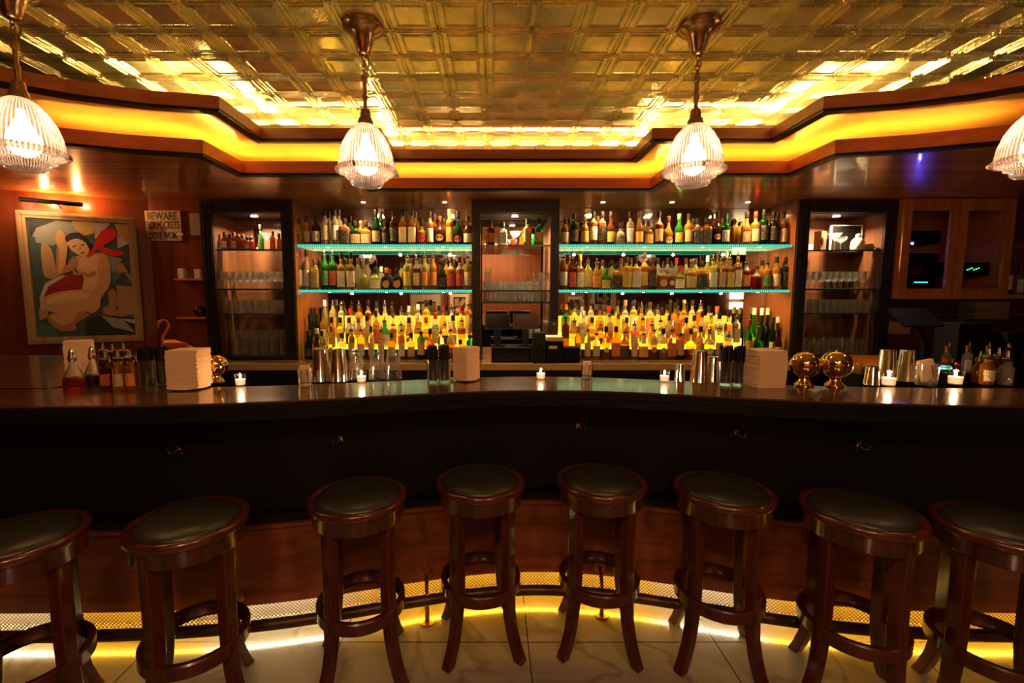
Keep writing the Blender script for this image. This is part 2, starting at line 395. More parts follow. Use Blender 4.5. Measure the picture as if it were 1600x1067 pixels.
# tin ceiling: one pressed sheet made of square panels
PITCH = .215
def tin_ceiling():
    mb = MB(); levels = [(.5, 0), (.478, .001), (.464, .009), (.452, .009), (.438, .0), (.350, .0), (.334, .010), (.322, .010), (.306, .002), (.296, .002), (.288, .006), (.276, .003)]
    x0 = -.03 - 12*PITCH; y0 = 2.192 - 10*PITCH
    for i in range(-4, 32):
        for j in range(-4, 20):
            cx = x0+(i+.5)*PITCH; cyy = y0+(j+.5)*PITCH
            if cyy > 4.1 or cyy < -1.0: continue
            if cyy < .4 and (i+j) % 1: continue
            vs = []; fs = []
            for (h, d) in levels:
                h *= PITCH
                vs += [(cx-h, cyy-h, TINZ-d), (cx+h, cyy-h, TINZ-d), (cx+h, cyy+h, TINZ-d), (cx-h, cyy+h, TINZ-d)]
            for l in range(len(levels)-1):
                for k in range(4): fs.append((4*l+k, 4*l+(k+1) % 4, 4*l+4+(k+1) % 4, 4*l+4+k))
            q = 4*(len(levels)-1); fs.append((q, q+1, q+2, q+3))
            mb.add(vs, fs)
            # boss at the lattice joint
            bx, by = cx-.5*PITCH, cyy-.5*PITCH
            for (ox, oy) in ((0, 0), (.016, 0), (-.016, 0), (0, .016), (0, -.016)):
                r = .0085; vs = []; K = 8
                for k in range(K): a = 2*PI*k/K; vs.append((bx+ox+r*math.cos(a), by+oy+r*math.sin(a), TINZ-.002))
                for k in range(K): a = 2*PI*k/K; vs.append((bx+ox+r*.6*math.cos(a), by+oy+r*.6*math.sin(a), TINZ-.0125))
                fs = [(k, (k+1) % K, K+(k+1) % K, K+k) for k in range(K)]+[tuple(range(K, 2*K))]
                mb.add(vs, fs)
    mb.box(XL, XR, YB, 4.56, TINZ+.004, TINZ+.05)
    return mb
struct(tin_ceiling().build('ceiling', M['tin']))

# stepped coves; plan lines from the photograph, mirrored about XC
def cove(steps, wing):
    right = [(XC+a, b) for a, b in steps]+[(XC+a, b) for a, b in wing]
    left = [(2*XC-x, y) for x, y in reversed(right)]
    return left+right
low = cove([(1.10, 3.66), (1.10, 3.225), (1.905, 3.225), (1.905, 2.80)], [(2.30, 2.71), (2.68, 2.57), (3.05, 2.36), (3.6, 1.95), (4.2, 1.35)])
upp = cove([(.895, 3.50), (.895, 3.075), (1.68, 3.075), (1.68, 2.605)], [(2.05, 2.53), (2.35, 2.41), (2.65, 2.22), (3.1, 1.85), (3.6, 1.3)])
def tier(n, line, z_bot, z_top, z_board):
    A = line; B = offset(line, -.03)
    f = MB(); f.strip(A, B, z_bot+.012, z_top); struct(f.build('trim_%d' % n, M['wood_fascia']))
    t = MB(); A2 = offset(line, -.006); t.strip(A2, offset(line, -.06), z_bot-.004, z_bot+.012); struct(t.build('trim_%d' % (n+1), M['black']))
tier(1, low, 2.36, 2.45, 0)
tier(3, upp, 2.54, 2.618, 0)
# horizontal boards behind the fascias
def board(line, z0, z1, name, m, back=4.44):
    A = offset(line, -.03); B = [(x, back) for x, y in A]
    A = [A[0]]+A+[A[-1]]; B = [(XL, back)]+B+[(XR, back)]
    mb = MB()
    vs = []; n = len(line)
    # fan strips toward the back edge
    P = offset(line, -.02)
    for i in range(n-1):
        a, b = P[i], P[i+1]
        if abs(a[0]-b[0]) < .02: continue
        x0, x1 = sorted((a[0], b[0])); ya = a[1] if a[0] < b[0] else b[1]; yb = b[1] if a[0] < b[0] else a[1]
        mb.prism([(x0, ya), (x1, yb), (x1, back), (x0, back)], z0, z1)
    for xx, side in ((P[0], XL), (P[-1], XR)):
        x0, x1 = sorted((xx[0], side)); mb.prism([(x0, xx[1]), (x1, xx[1]), (x1, back), (x0, back)], z0, z1)
    return struct(mb.build(name, m))
board(low, 2.358, 2.375, 'trim_5', M['wood_soffit'])
M['wood_cove'] = wood('cove_wood', (.50, .28, .10), (.66, .40, .15), 'x', .3, .4, 20)
board(upp, 2.545, 2.56, 'trim_6', M['wood_cove'], 4.2)
# LED ropes lying in the two troughs
def led(line, dz, off, name, label, m, r=.007):
    pts = [(x, y, dz) for x, y in offset(line, off)]
    mb = MB()
    for a, b in zip(pts, pts[1:]):
        mb.tube([a, b], r, 6)
    return tag(mb.build(name, m), label, 'led strip')
led(low[3:-3], 2.40, -.11, 'led_strip', 'yellow light strip lying in the lower wooden cove trough', M['led_yellow'])
led(upp[4:-4], 2.585, -.07, 'led_strip', 'warm light strip lying in the upper cove trough under the tin', M['led_warm'])

# ------------------------------------------------------------------ BACK BAR
CT = .949; CFY = 3.77; MY = 4.40
bc = empty('back_counter', (.1, 4.0, 0), 'long back counter with brass-coloured edge below the lit bottles', 'counter')
def P(mb, name, m, parent, **k):
    o = mb.build(name, m, parent, **k); o.matrix_parent_inverse = Matrix.Translation(-Vector(parent.location)) if parent.rotation_euler.z == 0 else parent.matrix_basis.inverted(); return o
P(MB().box(-2.45, 3.7, CFY, 4.44, CT-.012, CT), 'worktop', M['counter_top'], bc)
P(MB().box(-2.45, 3.7, CFY-.012, CFY, CT-.055, CT), 'edge', M['counter_edge'], bc)
P(MB().box(-2.45, 3.7, CFY+.02, 4.44, 0, CT-.012), 'base_cabinet', M['black'], bc)

mir = MB().box(-1.745, 2.686, MY, MY+.015, CT+.001, LOWZ-.004).build('mirror', M['mirror'])
tag(mir, 'wide wall mirror behind the shelves of bottles', 'mirror')

# side panels beside the bottle bays
def panel(x0, x1, name, label):
    return tag(MB().box(x0, x1, 4.02, MY-.002, CT+.001, LOWZ-.004).build(name, M['wood_back']), label, 'panel')
panel(-1.744, -1.739, 'wood_panel', 'orange wood side panel of the bottle bay by the wine glass cabinet next to painting')
panel(2.680, 2.686, 'wood_panel', 'orange wood side panel of the bottle bay by the cabinet next to the stereo doors')

def cabinet(name, x0, x1, shelves, label, stile=.1, back=True, bottom=CT+.002, head=.11, right_stile=None, base=True):
    c = empty(name, ((x0+x1)/2, 4.0, bottom), label, 'cabinet')
    rs = right_stile or stile; top = LOWZ-.003
    f = MB()
    for a, b in ((x0, x0+stile), (x1-rs, x1)):
        f.box(a, b, 4.0, 4.03, bottom, top)
        for k in range(3):
            xx = lerp(a, b, (k+.7)/3.4); f.box(xx, xx+.012, 3.994, 4.0, bottom+.02, top-.02)
    f.box(x0+stile, x1-rs, 4.0, 4.03, top-head, top)
    if base: f.box(x0+stile, x1-rs, 4.0, 4.03, bottom, bottom+.03)
    P(f, 'face_frame', M['wood_dark'], c); pk = PUCK*(1.7 if not base else 1)
    P(MB().box(x0+stile-.03, x0+stile-.012, 4.03, MY-.002, bottom, top), 'side_panel', M['wood_cab'], c)
    P(MB().box(x1-rs+.012, x1-rs+.03, 4.03, MY-.002, bottom, top), 'side_panel', M['wood_cab'], c)
    P(MB().box(x0+stile-.012, x1-rs+.012, 4.03, MY-.02, top-head-.006, top-head+.01), 'top_panel', M['black'], c)
    if back:
        b = MB().box(x0+stile-.012, x1-rs+.012, MY-.018, MY-.003, bottom, top)
        P(b, 'back_panel', M['wood_cab'], c)
    if base: P(MB().box(x0+stile-.012, x1-rs+.012, 4.03, MY-.02, bottom, bottom+.02), 'bottom_panel', M['black'], c)
    for z in shelves:
        s = P(MB().box(x0+stile-.011, x1-rs+.011, 4.035, MY-.03, z-.012, z), 'glass_shelf', M['glass'], c)
        s2 = P(MB().box(x0+stile-.011, x1-rs+.011, 4.031, 4.0349, z-.014, z), 'shelf_edge', mat_edge, c)
    cxm = (x0+stile+x1-rs)/2
    for yy in (4.14,):
        g = MB().lathe([(0, .004), (.03, .004), (.03, 0), (0, 0)], 20, (0, 0, 0)); 
        o = P(MB().lathe([(0, 0), (.028, 0), (.028, .004), (0, .004)], 20, (cxm, yy, top-head-.012)), 'puck_light', M['bulb_cool'], c)
        l = area('puck_lamp', (cxm, yy+.01, top-head-.016), .05, pk, (1, .72, .42)); l.data.spread = 2.6
    return c
PUCK = 10
mat_edge = mat('dark_glass_edge', (.02, .09, .075), .15)
SH_L = [1.934, 1.586, 1.364]; SH_C = [1.973, 1.574, 1.469]; SH_R = [1.929, 1.586, 1.369]
cabL = cabinet('display_cabinet', -2.545, -1.745, SH_L, 'black fluted display cabinet of glassware beside the painting wall', .10)
cabC = cabinet('display_cabinet', -.173, .596, SH_C, 'black narrow cabinet in the middle above the till screens', .075, back=False, base=False)
cabR = cabinet('display_cabinet', 2.687, 3.55, SH_R, 'black fluted display cabinet of glassware beside the stereo cabinet', .10)

# lit glass shelves
def glass_shelf(x0, x1, z, label):
    s = MB().box(x0, x1, 4.05, MY-.012, z-.02, z).build('glass_shelf', M['shelf_glass'])
    tag(s, label, 'shelf')
    e = MB().box(x0, x1, 4.036, 4.049, z-.021, z+.001).build('led_strip', M['teal'], s)
    MB().box(x0, x1, MY-.011, MY-.004, z-.018, z-.002).build('rear_led_strip', M['led_shelf'], s)
    n = 3 if x1-x0 < 1.8 else 4
    for k in range(n):
        xx = lerp(x0, x1, (k+.5)/n)
        MB().lathe([(0, 0), (.010, 0), (.012, .003), (0, .003)], 12).build('shelf_spotlight', M['downlight'], s, loc=(xx, 4.075, z-.0235))
        l = area('shelf_lamp', (xx, 4.075, z-.026), .02, 2.2, (1, .6, .22), (.6, 0, 0))
    return s
ZU, ZM = 1.975, 1.575
glass_shelf(-1.722, -.176, ZU, 'teal-lit upper glass shelf of bottles on the painting side')
glass_shelf(.599, 2.665, ZU, 'teal-lit upper glass shelf of bottles on the stereo side')
glass_shelf(-1.722, -.176, ZM, 'teal-lit lower glass shelf of bottles on the painting side')
glass_shelf(.599, 2.665, ZM, 'teal-lit lower glass shelf of bottles on the stereo side')

# stepped lit risers under the counter bottles
def riser(x0, x1, label):
    r = empty('lit_riser', ((x0+x1)/2, 4.2, CT), label, 'bottle riser')
    P(MB().box(x0, x1, 4.095, 4.19, 1.035, 1.045), 'lit_step', M['riser'], r)
    P(MB().box(x0, x1, 4.095, 4.19, CT+.001, 1.0345), 'front_board', M['wood_dark'], r)
    P(MB().box(x0, x1, 4.195, 4.29, CT+.001, 1.125), 'lit_step', M['riser'], r)
    P(MB().box(x0, x1, 4.295, MY-.005, CT+.001, 1.17), 'lit_step', M['riser'], r)
    P(MB().box(x0, x1, MY-.012, MY-.006, 1.1705, 1.33), 'lit_back_panel', M['riser_back'], r)
riser(-1.50, -.20, 'glowing yellow stepped riser under the painting-side counter bottles')
riser(.625, 2.35, 'glowing yellow stepped riser under the stereo-side counter bottles')

for x in (-1.15, -.42, 1.0, 1.62, 2.3):  # made-up downlights, added to brighten the bottle bays
    o = MB().lathe([(0, 0), (.02, 0), (.022, .003), (0, .003)], 18).build('added_downlight', M['downlight'], loc=(x, 4.12, LOWZ-.0055)); tag(o, 'small made-up light disc added under the soffit over the bottles', 'added light', 'added light discs under the soffit')
    l = area('added_soffit_lamp', (x, 4.05, LOWZ-.014), .06, 5, (1, .55, .2), (.35, 0, 0)); l.data.spread = 2.6
# ------------------------------------------------------------------ BOTTLES
COL = {'amber': ((.95, .50, .10), (.90, .34, .03)), 'copper': ((.95, .60, .3), (.75, .22, .04)), 'clear': ((1, .95, .82), (1, .93, .74)),
       'green': ((.05, .42, .06), (.03, .34, .04)), 'dark green': ((.02, .10, .03), (.012, .06, .02)), 'brown': ((.28, .08, .02), (.16, .04, .01)),
       'yellow': ((.98, .90, .30), (.98, .80, .12)), 'red': ((.95, .80, .7), (.60, .03, .01)), 'orange': ((.98, .75, .4), (.92, .26, .02)),
       'black': ((.012, .01, .01), (.012, .01, .01))}
GM = {}
def gm(name):
    if name not in GM:
        a, b = COL[name]
        if name == 'black': x = mat('black_bottle_glass', (.01, .008, .008), .08); GM[name] = (x, x)
        else: GM[name] = (bottle_glass(name.replace(' ', '_')+'_glass', a), bottle_glass(name.replace(' ', '_')+'_spirit', b))
    return GM[name]
def label_mat(name, col, ink):
    m = mat(name, col, .55); t, N, L, b = nt(m)
    v = coords(m, (1, 1, 1)); sp = N.new('ShaderNodeSeparateXYZ'); L.new(v, sp.inputs[0])
    # printed bands: a border rule and blocks of print
    n = N.new('ShaderNodeTexNoise'); n.inputs['Scale'].default_value = 1; n.inputs['Detail'].default_value = 1
    mp = coords(m, (260, 260, 110)); L.new(mp, n.inputs['Vector'])
    g = N.new('ShaderNodeMath'); g.operation = 'GREATER_THAN'; g.inputs[1].default_value = .60; L.new(n.outputs['Fac'], g.inputs[0])
    mx = N.new('ShaderNodeMix'); mx.data_type = 'RGBA'; mx.inputs[6].default_value = (*col, 1); mx.inputs[7].default_value = (*ink, 1)
    L.new(g.outputs[0], mx.inputs[0]); L.new(mx.outputs[2], b.inputs['Base Color']); return m
LM = {'cream': label_mat('cream_label', (.80, .66, .42), (.25, .12, .05)), 'white': label_mat('white_label', (.8, .78, .7), (.15, .12, .1)),
      'black': label_mat('black_label', (.015, .014, .014), (.35, .3, .2)), 'yellow': label_mat('yellow_label', (.8, .5, .1), (.25, .1, .02)),
      'red': label_mat('red_label', (.55, .03, .02), (.7, .5, .3)), 'orange': label_mat('orange_label', (.8, .28, .06), (.3, .08, .02)),
      'green': label_mat('green_label', (.06, .2, .06), (.5, .5, .3)), 'pink': label_mat('pink_label', (.7, .02, .12), (.5, .02, .06)),
      'blue': label_mat('blue_label', (.04, .06, .22), (.6, .6, .6)), 'tan': label_mat('tan_label', (.6, .42, .22), (.2, .1, .04))}
CM = {'black': mat('black_cap', (.012, .01, .01), .35), 'red': mat('red_cap', (.5, .02, .015), .35), 'gold': mat('gold_cap', (.8, .55, .2), .25, 1),
      'white': mat('white_cap', (.8, .76, .66), .4), 'cork': mat('cork_cap', (.42, .25, .12), .8), 'dark': mat('dark_cap', (.06, .02, .012), .35),
      'orange': mat('orange_cap', (.75, .18, .03), .4), 'green': mat('green_cap', (.04, .2, .05), .35)}
# unit profiles: list of (r, z) for a bottle 1 high; (body radius, cross-section exponent, flat, label zone, neck radius, description)
SH = {
 'straight': dict(r=.037, n=2, sh=.60, nk=.74, nr=.0135, lz=(.12, .48), w='straight'),
 'square': dict(r=.034, n=7, sh=.60, nk=.70, nr=.014, lz=(.08, .50), w='square'),
 'wine': dict(r=.037, n=2, sh=.48, nk=.72, nr=.0145, lz=(.1, .4), w='sloping'),
 'slim': dict(r=.031, n=2, sh=.64, nk=.76, nr=.012, lz=(.1, .5), w='slim'),
 'round': dict(r=.044, n=2, sh=.50, nk=.66, nr=.013, lz=(.1, .42), w='round', belly=1),
 'squat': dict(r=.046, n=3.5, sh=.52, nk=.70, nr=.015, lz=(.08, .45), w='squat', flat=.72),
 'pear': dict(r=.043, n=2, sh=.42, nk=.68, nr=.013, lz=(.06, .3), w='pear-shaped', belly=1),
 'flask': dict(r=.042, n=4, sh=.60, nk=.70, nr=.014, lz=(.1, .5), w='flask', flat=.6),
 'box': dict(r=.040, n=9, sh=.66, nk=.72, nr=.016, lz=(.08, .55), w='boxy'),
 'tall': dict(r=.036, n=2, sh=.66, nk=.78, nr=.0145, lz=(.15, .55), w='tall'),
}
MESH = {}
def bottle_proto(shape, col, H, cap, lab, fill, rs, roundlab):
    key = (shape, col, round(H, 2), cap, lab, round(fill, 1), rs, roundlab)
    if key in MESH: return MESH[key]
    S = SH[shape]; r = S['r']*rs; n = S['n']; fl = S.get('flat', 1); nr = S['nr']
    capped = cap != 'pourer'; Hb = H*(.93 if capped else .86)
    pr = [(0, .004), (r*.6, .002), (r*.93, 0), (r, .006)]
    zs = H*S['sh']; zn = H*S['nk']
    if S.get('belly'):
        pr = [(0, .004), (r*.6, .002), (r*.8, 0), (r*.9, .008)]
        for k in range(1, 6): t = k/5; pr.append((r*(.9+.1*math.sin(t*PI)), .008+(zs-.008)*t))
    zl = zs*fill+.02 if fill < 1 else zn
    if not S.get('belly'): pr += [(r, min(zl, zs)*.98), (r, min(zl, zs)), (r, zs)] if zl < zs-.01 else [(r, zs)]
    r1 = pr[-1][0]
    for t in (.25, .5, .75, 1): pr.append((lerp(nr, r1, (1+math.cos(t*PI))/2), lerp(zs, zn, t)))
    pr += [(nr, Hb-.012), (nr+.002, Hb-.010), (nr+.002, Hb), (0, Hb)]
    g, l = gm(col)
    bm = MB().lathe(pr, 16 if n == 2 else 20, n=n, mz=(zl, 1), flat=fl)
    body = bm.build('liquor_bottle', [l, g], smooth=True, auto=50)
    # cap
    if cap == 'pourer':
        cp = MB().lathe([(nr+.004, Hb-.003), (nr+.004, Hb+.012), (.006, Hb+.016), (.003, Hb+.045), (0, Hb+.046)], 10); cm = M['steel']
        cp.lathe([(nr+.0045, Hb-.004), (nr+.0045, Hb+.008), (nr+.002, Hb+.009)], 10, mi=1)
        c = cp.build('pourer', [cm, CM['black']], body, smooth=True)
    else:
        z0 = Hb-.032 if cap not in ('cork',) else Hb-.004
        cp = MB().lathe([(nr+.003, z0), (nr+.0036, z0+.002), (nr+.0034, H-.002), (nr+.001, H), (0, H)], 12)
        c = cp.build('cap', CM[cap], body, smooth=True)
    if lab:
        a0, a1 = S['lz']; z0, z1 = H*a0, H*a1; mb = MB(); K = 12
        if S.get('belly') or roundlab:
            # a disc label on the front
            zc = (z0+z1)/2; rr = min((z1-z0)/2, r*.72); vs = [(0, -r*fl*1.01-.001, zc)]
            for k in range(16):
                a = 2*PI*k/16; x = rr*math.cos(a); y = -(max(r*r*1.02-x*x, 0))**.5*fl if n == 2 else -r*fl-.0008
                vs.append((x, y-.0012, zc+rr*math.sin(a)))
            mb.add(vs, [(0, k+1, (k+1) % 16+1) for k in range(16)])
        else:
            vs = []
            for k in range(K+1):
                a = -PI/2 + lerp(-1.15, 1.15, k/K); ca, sa = math.cos(a), math.sin(a); q = 1 if n == 2 else 1/((abs(ca)**n+abs(sa)**n)**(1/n))
                x, y = (r*q+.0012)*ca, (r*q+.0012)*sa*fl - (.0006 if fl < 1 else 0)
                vs += [(x, y, z0), (x, y, z1)]
            mb.add(vs, [(2*k, 2*k+2, 2*k+3, 2*k+1) for k in range(K)])
        mb.build('label', LM[lab], body, smooth=True)
    for o in [body]+list(body.children): C.objects.unlink(o)
    MESH[key] = body; return body
ORD = ['first', 'second', 'third', 'fourth', 'fifth', 'sixth', 'seventh', 'eighth', 'ninth', 'tenth', 'eleventh', 'twelfth', 'thirteenth', 'fourteenth', 'fifteenth', 'sixteenth', 'seventeenth', 'eighteenth', 'nineteenth', 'twentieth']
def ordinal(i):
    if i < 20: return ORD[i]
    t = ['twenty', 'thirty', 'forty'][(i+1)//10-2]; return (t[:-1]+'ieth') if (i+1) % 10 == 0 else t+'-'+ORD[(i+1) % 10-1]
COUNT = [0]
def put_bottle(loc, shape, col, H, cap, lab, fill=.9, rs=1.0, roundlab=False, place='', group=''):
    p = bottle_proto(shape, col, H, cap, lab, fill, rs, roundlab)
    b = copy_tree(p); b.location = loc
    capw = 'with pourer' if cap == 'pourer' else cap+'-capped'
    lw = (lab+' label') if lab else 'unlabelled'
    if cap == 'pourer': s = '%s %s bottle with pourer, %s, %s' % (col, SH[shape]['w'], lw, place)
    else: s = '%s %s %s bottle, %s, %s' % (capw, col, SH[shape]['w'], lw, place)
    tag(b, s, 'bottle', group)
    COUNT[0] += 1; return b
def row(data, z, Y, place, group, side):
    """data: (px, top_py, shape, colour, cap, label[, opts])"""
    data = sorted([((880+(d[0]-880)*.982) if d[0] > 870 else d[0],)+tuple(d[1:]) for d in data], key=lambda d: d[0]); lastx = -99
    items = []
    for d in data:
        X = onY(d[0], 440, Y).x; top = onY(d[0], d[1], Y).z; items.append([X, max(.16, round((top-z)*50)/50), d])
    for i, (X, Hh, d) in enumerate(items):
        opts = d[6] if len(d) > 6 else {}
        rs = opts.get('rs', 1.0)
        need = SH[d[2]]['r']*rs
        if i and X - need < lastx: rs = max(.72, (X-lastx)/SH[d[2]]['r']); rs = round(rs*20)/20; need = SH[d[2]]['r']*rs; X = max(X, lastx+need+.0005)
        lastx = X+need
        put_bottle((X, Y, z+.0005), d[2], d[3], Hh, d[4], d[5], opts.get('fill', .85), rs, opts.get('rl', False), '%s %s' % (ordinal(i), place), group)
FL = 'along upper shelf, painting side'
row([(471, 341, 'round', 'yellow', 'black', 'black'), (482, 338, 'straight', 'amber', 'dark', 'cream'), (497, 338, 'straight', 'brown', 'black', 'cream'),
     (511, 327, 'tall', 'clear', 'black', 'cream'), (526, 327, 'tall', 'clear', 'black', 'white'), (541, 342, 'box', 'copper', 'black', 'black'), (557, 344, 'squat', 'dark green', 'black', 'tan'),
     (574, 346, 'squat', 'amber', 'dark', 'cream'), (590, 327, 'wine', 'dark green', 'black', 'tan'), (604, 346, 'slim', 'brown', 'black', 'black'),
     (617, 328, 'straight', 'brown', 'black', 'black'), (631, 327, 'square', 'amber', 'black', 'cream'), (645, 328, 'square', 'amber', 'dark', 'cream'), (660, 344, 'round', 'copper', 'black', 'pink'),
     (673, 332, 'slim', 'copper', 'black', 'white'), (688, 338, 'round', 'brown', 'dark', 'yellow'), (703, 326, 'slim', 'amber', 'orange', 'yellow'),
     (716, 330, 'pear', 'dark green', 'black', 'red'), (731, 338, 'wine', 'brown', 'dark', 'white')], ZU, 4.12, 'from painting end, front row, upper painting-side shelf', 'bottles at the front of the painting-side upper shelf', 0)
row([(474, 344, 'slim', 'brown', 'black', None), (518, 331, 'slim', 'clear', 'black', None), (533, 328, 'slim', 'clear', 'black', None), (549, 348, 'slim', 'brown', 'black', 'black'), (566, 346, 'slim', 'amber', 'cork', None),
     (597, 330, 'wine', 'dark green', 'black', None), (637, 330, 'slim', 'brown', 'black', None), (651, 332, 'slim', 'amber', 'black', None), (680, 336, 'slim', 'brown', 'black', None), (695, 342, 'slim', 'brown', 'black', None),
     (722, 344, 'slim', 'brown', 'black', None)], ZU, 4.24, 'from painting end, back row, upper painting-side shelf', 'bottles at the back of the painting-side upper shelf', 0)
row([(882, 341, 'straight', 'amber', 'dark', 'cream'), (896, 334, 'straight', 'dark green', 'black', 'black'), (913, 339, 'straight', 'amber', 'gold', 'yellow'), (926, 331, 'tall', 'copper', 'black', 'white'),
     (940, 332, 'tall', 'copper', 'black', 'black'), (954, 332, 'wine', 'brown', 'black', 'yellow'), (969, 347, 'round', 'clear', 'black', 'black'), (984, 330, 'slim', 'clear', 'black', 'white'),
     (998, 331, 'wine', 'copper', 'cork', 'yellow'), (1013, 346, 'squat', 'amber', 'dark', 'yellow', {'rs': .85}), (1029, 332, 'straight', 'red', 'black', 'tan'), (1044, 338, 'pear', 'amber', 'dark', 'cream'),
     (1061, 333, 'wine', 'green', 'green', 'yellow'), (1076, 333, 'straight', 'amber', 'black', 'tan'), (1090, 340, 'box', 'copper', 'black', 'black', {'rs': .95}), (1104, 341, 'box', 'amber', 'black', 'black', {'rs': .95}),
     (1120, 331, 'wine', 'brown', 'dark', 'cream', {'rl': True}), (1134, 335, 'straight', 'green', 'green', 'white'), (1149, 343, 'box', 'amber', 'cork', None, {'fill': .5}), (1167, 331, 'wine', 'amber', 'black', 'cream'),
     (1181, 330, 'straight', 'amber', 'red', 'cream'), (1194, 326, 'tall', 'dark green', 'black', 'black'), (1209, 330, 'tall', 'black', 'black', 'black'), (1225, 332, 'slim', 'copper', 'black', 'cream'),
     (1239, 331, 'slim', 'clear', 'dark', 'cream')], ZU, 4.12, 'from till cabinet, front row, upper stereo-side shelf', 'bottles at the front of the stereo-side upper shelf', 0)
row([(889, 340, 'slim', 'brown', 'black', None), (933, 338, 'slim', 'copper', 'dark', None), (1083, 343, 'slim', 'brown', 'black', None), (1113, 334, 'slim', 'brown', 'black', None), (1127, 340, 'slim', 'green', 'black', None),
     (1216, 330, 'slim', 'brown', 'black', None), (1159, 340, 'slim', 'copper', 'cork', None), (1005, 341, 'slim', 'amber', 'black', None)], ZU, 4.24, 'from till cabinet, back row, upper stereo-side shelf', 'bottles at the back of the stereo-side upper shelf', 0)
row([(470, 389, 'slim', 'clear', 'red', 'white'), (480, 390, 'slim', 'clear', 'black', 'white'), (493, 404, 'box', 'yellow', 'gold', 'tan', {'rs': .9}), (508, 392, 'straight', 'green', 'pourer', 'green', {'rs': .95}), (521, 392, 'straight', 'green', 'pourer', 'red', {'rs': .95}),
     (534, 393, 'square', 'amber', 'black', 'cream', {'rs': .95}), (549, 394, 'square', 'amber', 'black', 'cream'), (568, 410, 'pear', 'yellow', 'gold', None, {'rs': 1.05}), (586, 417, 'squat', 'yellow', 'black', 'cream'),
     (604, 419, 'squat', 'black', 'orange', 'orange', {'rl': True}), (621, 419, 'squat', 'black', 'black', 'orange', {'rl': True}), (637, 394, 'straight', 'yellow', 'pourer', 'yellow'), (651, 397, 'straight', 'red', 'pourer', 'tan'),
     (664, 395, 'straight', 'yellow', 'pourer', 'orange'), (677, 394, 'straight', 'amber', 'pourer', 'orange', {'rs': .9}), (691, 404, 'wine', 'dark green', 'black', 'black'), (705, 400, 'straight', 'orange', 'dark', 'red'),
     (718, 400, 'straight', 'orange', 'black', 'red', {'rs': .95}), (731, 394, 'straight', 'yellow', 'pourer', 'cream', {'rs': .95})], ZM, 4.12, 'from painting end, front row, lower painting-side shelf', 'bottles at the front of the painting-side lower glass shelf', 0)
row([(500, 408, 'slim', 'yellow', 'black', None), (543, 402, 'slim', 'amber', 'black', None), (560, 402, 'slim', 'clear', 'dark', None), (574, 402, 'slim', 'clear', 'black', None), (596, 418, 'slim', 'clear', 'white', None), (628, 410, 'slim', 'yellow', 'black', None),
     (643, 402, 'slim', 'clear', 'dark', None), (657, 404, 'slim', 'clear', 'dark', None), (671, 404, 'slim', 'clear', 'dark', None), (698, 402, 'slim', 'amber', 'black', None), (711, 408, 'slim', 'brown', 'black', None), (725, 402, 'slim', 'clear', 'dark', None)],
    ZM, 4.24, 'from painting end, back row, lower painting-side shelf', 'bottles at the back of the painting-side lower glass shelf', 0)
row([(881, 393, 'straight', 'amber', 'pourer', 'white'), (894, 397, 'square', 'brown', 'pourer', 'red', {'rs': .95}), (906, 399, 'square', 'orange', 'orange', 'cream', {'rs': .95}), (919, 402, 'flask', 'yellow', 'pourer', 'tan', {'rs': .9}),
     (933, 404, 'squat', 'amber', 'pourer', 'orange', {'rs': .85}), (948, 420, 'squat', 'green', 'green', 'yellow', {'rs': .9}), (964, 410, 'box', 'amber', 'black', 'black'), (980, 402, 'box', 'amber', 'dark', 'yellow'), (995, 402, 'box', 'amber', 'black', 'cream'),
     (1008, 394, 'straight', 'amber', 'black', 'yellow'), (1022, 401, 'straight', 'brown', 'black', 'black', {'rs': .95}), (1038, 412, 'squat', 'orange', 'pourer', 'tan', {'rl': True}), (1051, 412, 'squat', 'orange', 'pourer', 'cream', {'rl': True, 'rs': .85}), (1065, 414, 'squat', 'orange', 'red', 'cream', {'rs': .9}),
     (1083, 405, 'squat', 'amber', 'cork', 'tan'), (1100, 407, 'box', 'amber', 'black', 'black', {'rs': .95}), (1117, 398, 'square', 'yellow', 'pourer', 'white'), (1131, 396, 'square', 'copper', 'pourer', 'tan', {'rs': .95}), (1144, 396, 'square', 'copper', 'pourer', 'yellow', {'rs': .95}),
     (1156, 391, 'square', 'amber', 'pourer', 'cream', {'rs': .95}), (1170, 406, 'straight', 'red', 'pourer', 'orange'), (1187, 410, 'round', 'red', 'pourer', None), (1203, 406, 'straight', 'amber', 'pourer', 'green'), (1218, 401, 'straight', 'amber', 'black', 'cream'),
     (1234, 401, 'box', 'black', 'black', 'black')], ZM, 4.12, 'from till cabinet, front row, lower stereo-side shelf', 'bottles at the front of the stereo-side lower glass shelf', 0)
row([(889, 400, 'slim', 'amber', 'dark', None), (942, 408, 'slim', 'yellow', 'dark', None), (957, 408, 'slim', 'yellow', 'black', None), (972, 402, 'slim', 'amber', 'dark', None), (987, 402, 'slim', 'amber', 'black', None), (1015, 402, 'slim', 'amber', 'black', None),
     (1030, 404, 'slim', 'clear', 'black', None), (1045, 404, 'slim', 'clear', 'black', None), (1059, 402, 'slim', 'clear', 'red', None), (1074, 402, 'slim', 'yellow', 'dark', None), (1090, 402, 'slim', 'yellow', 'black', None), (1108, 398, 'slim', 'yellow', 'white', None),
     (1124, 394, 'slim', 'amber', 'dark', None), (1138, 392, 'slim', 'amber', 'white', None), (1178, 404, 'slim', 'brown', 'black', None), (1195, 408, 'slim', 'amber', 'black', None)],
    ZM, 4.24, 'from till cabinet, back row, lower stereo-side shelf', 'bottles at the back of the stereo-side lower glass shelf', 0)
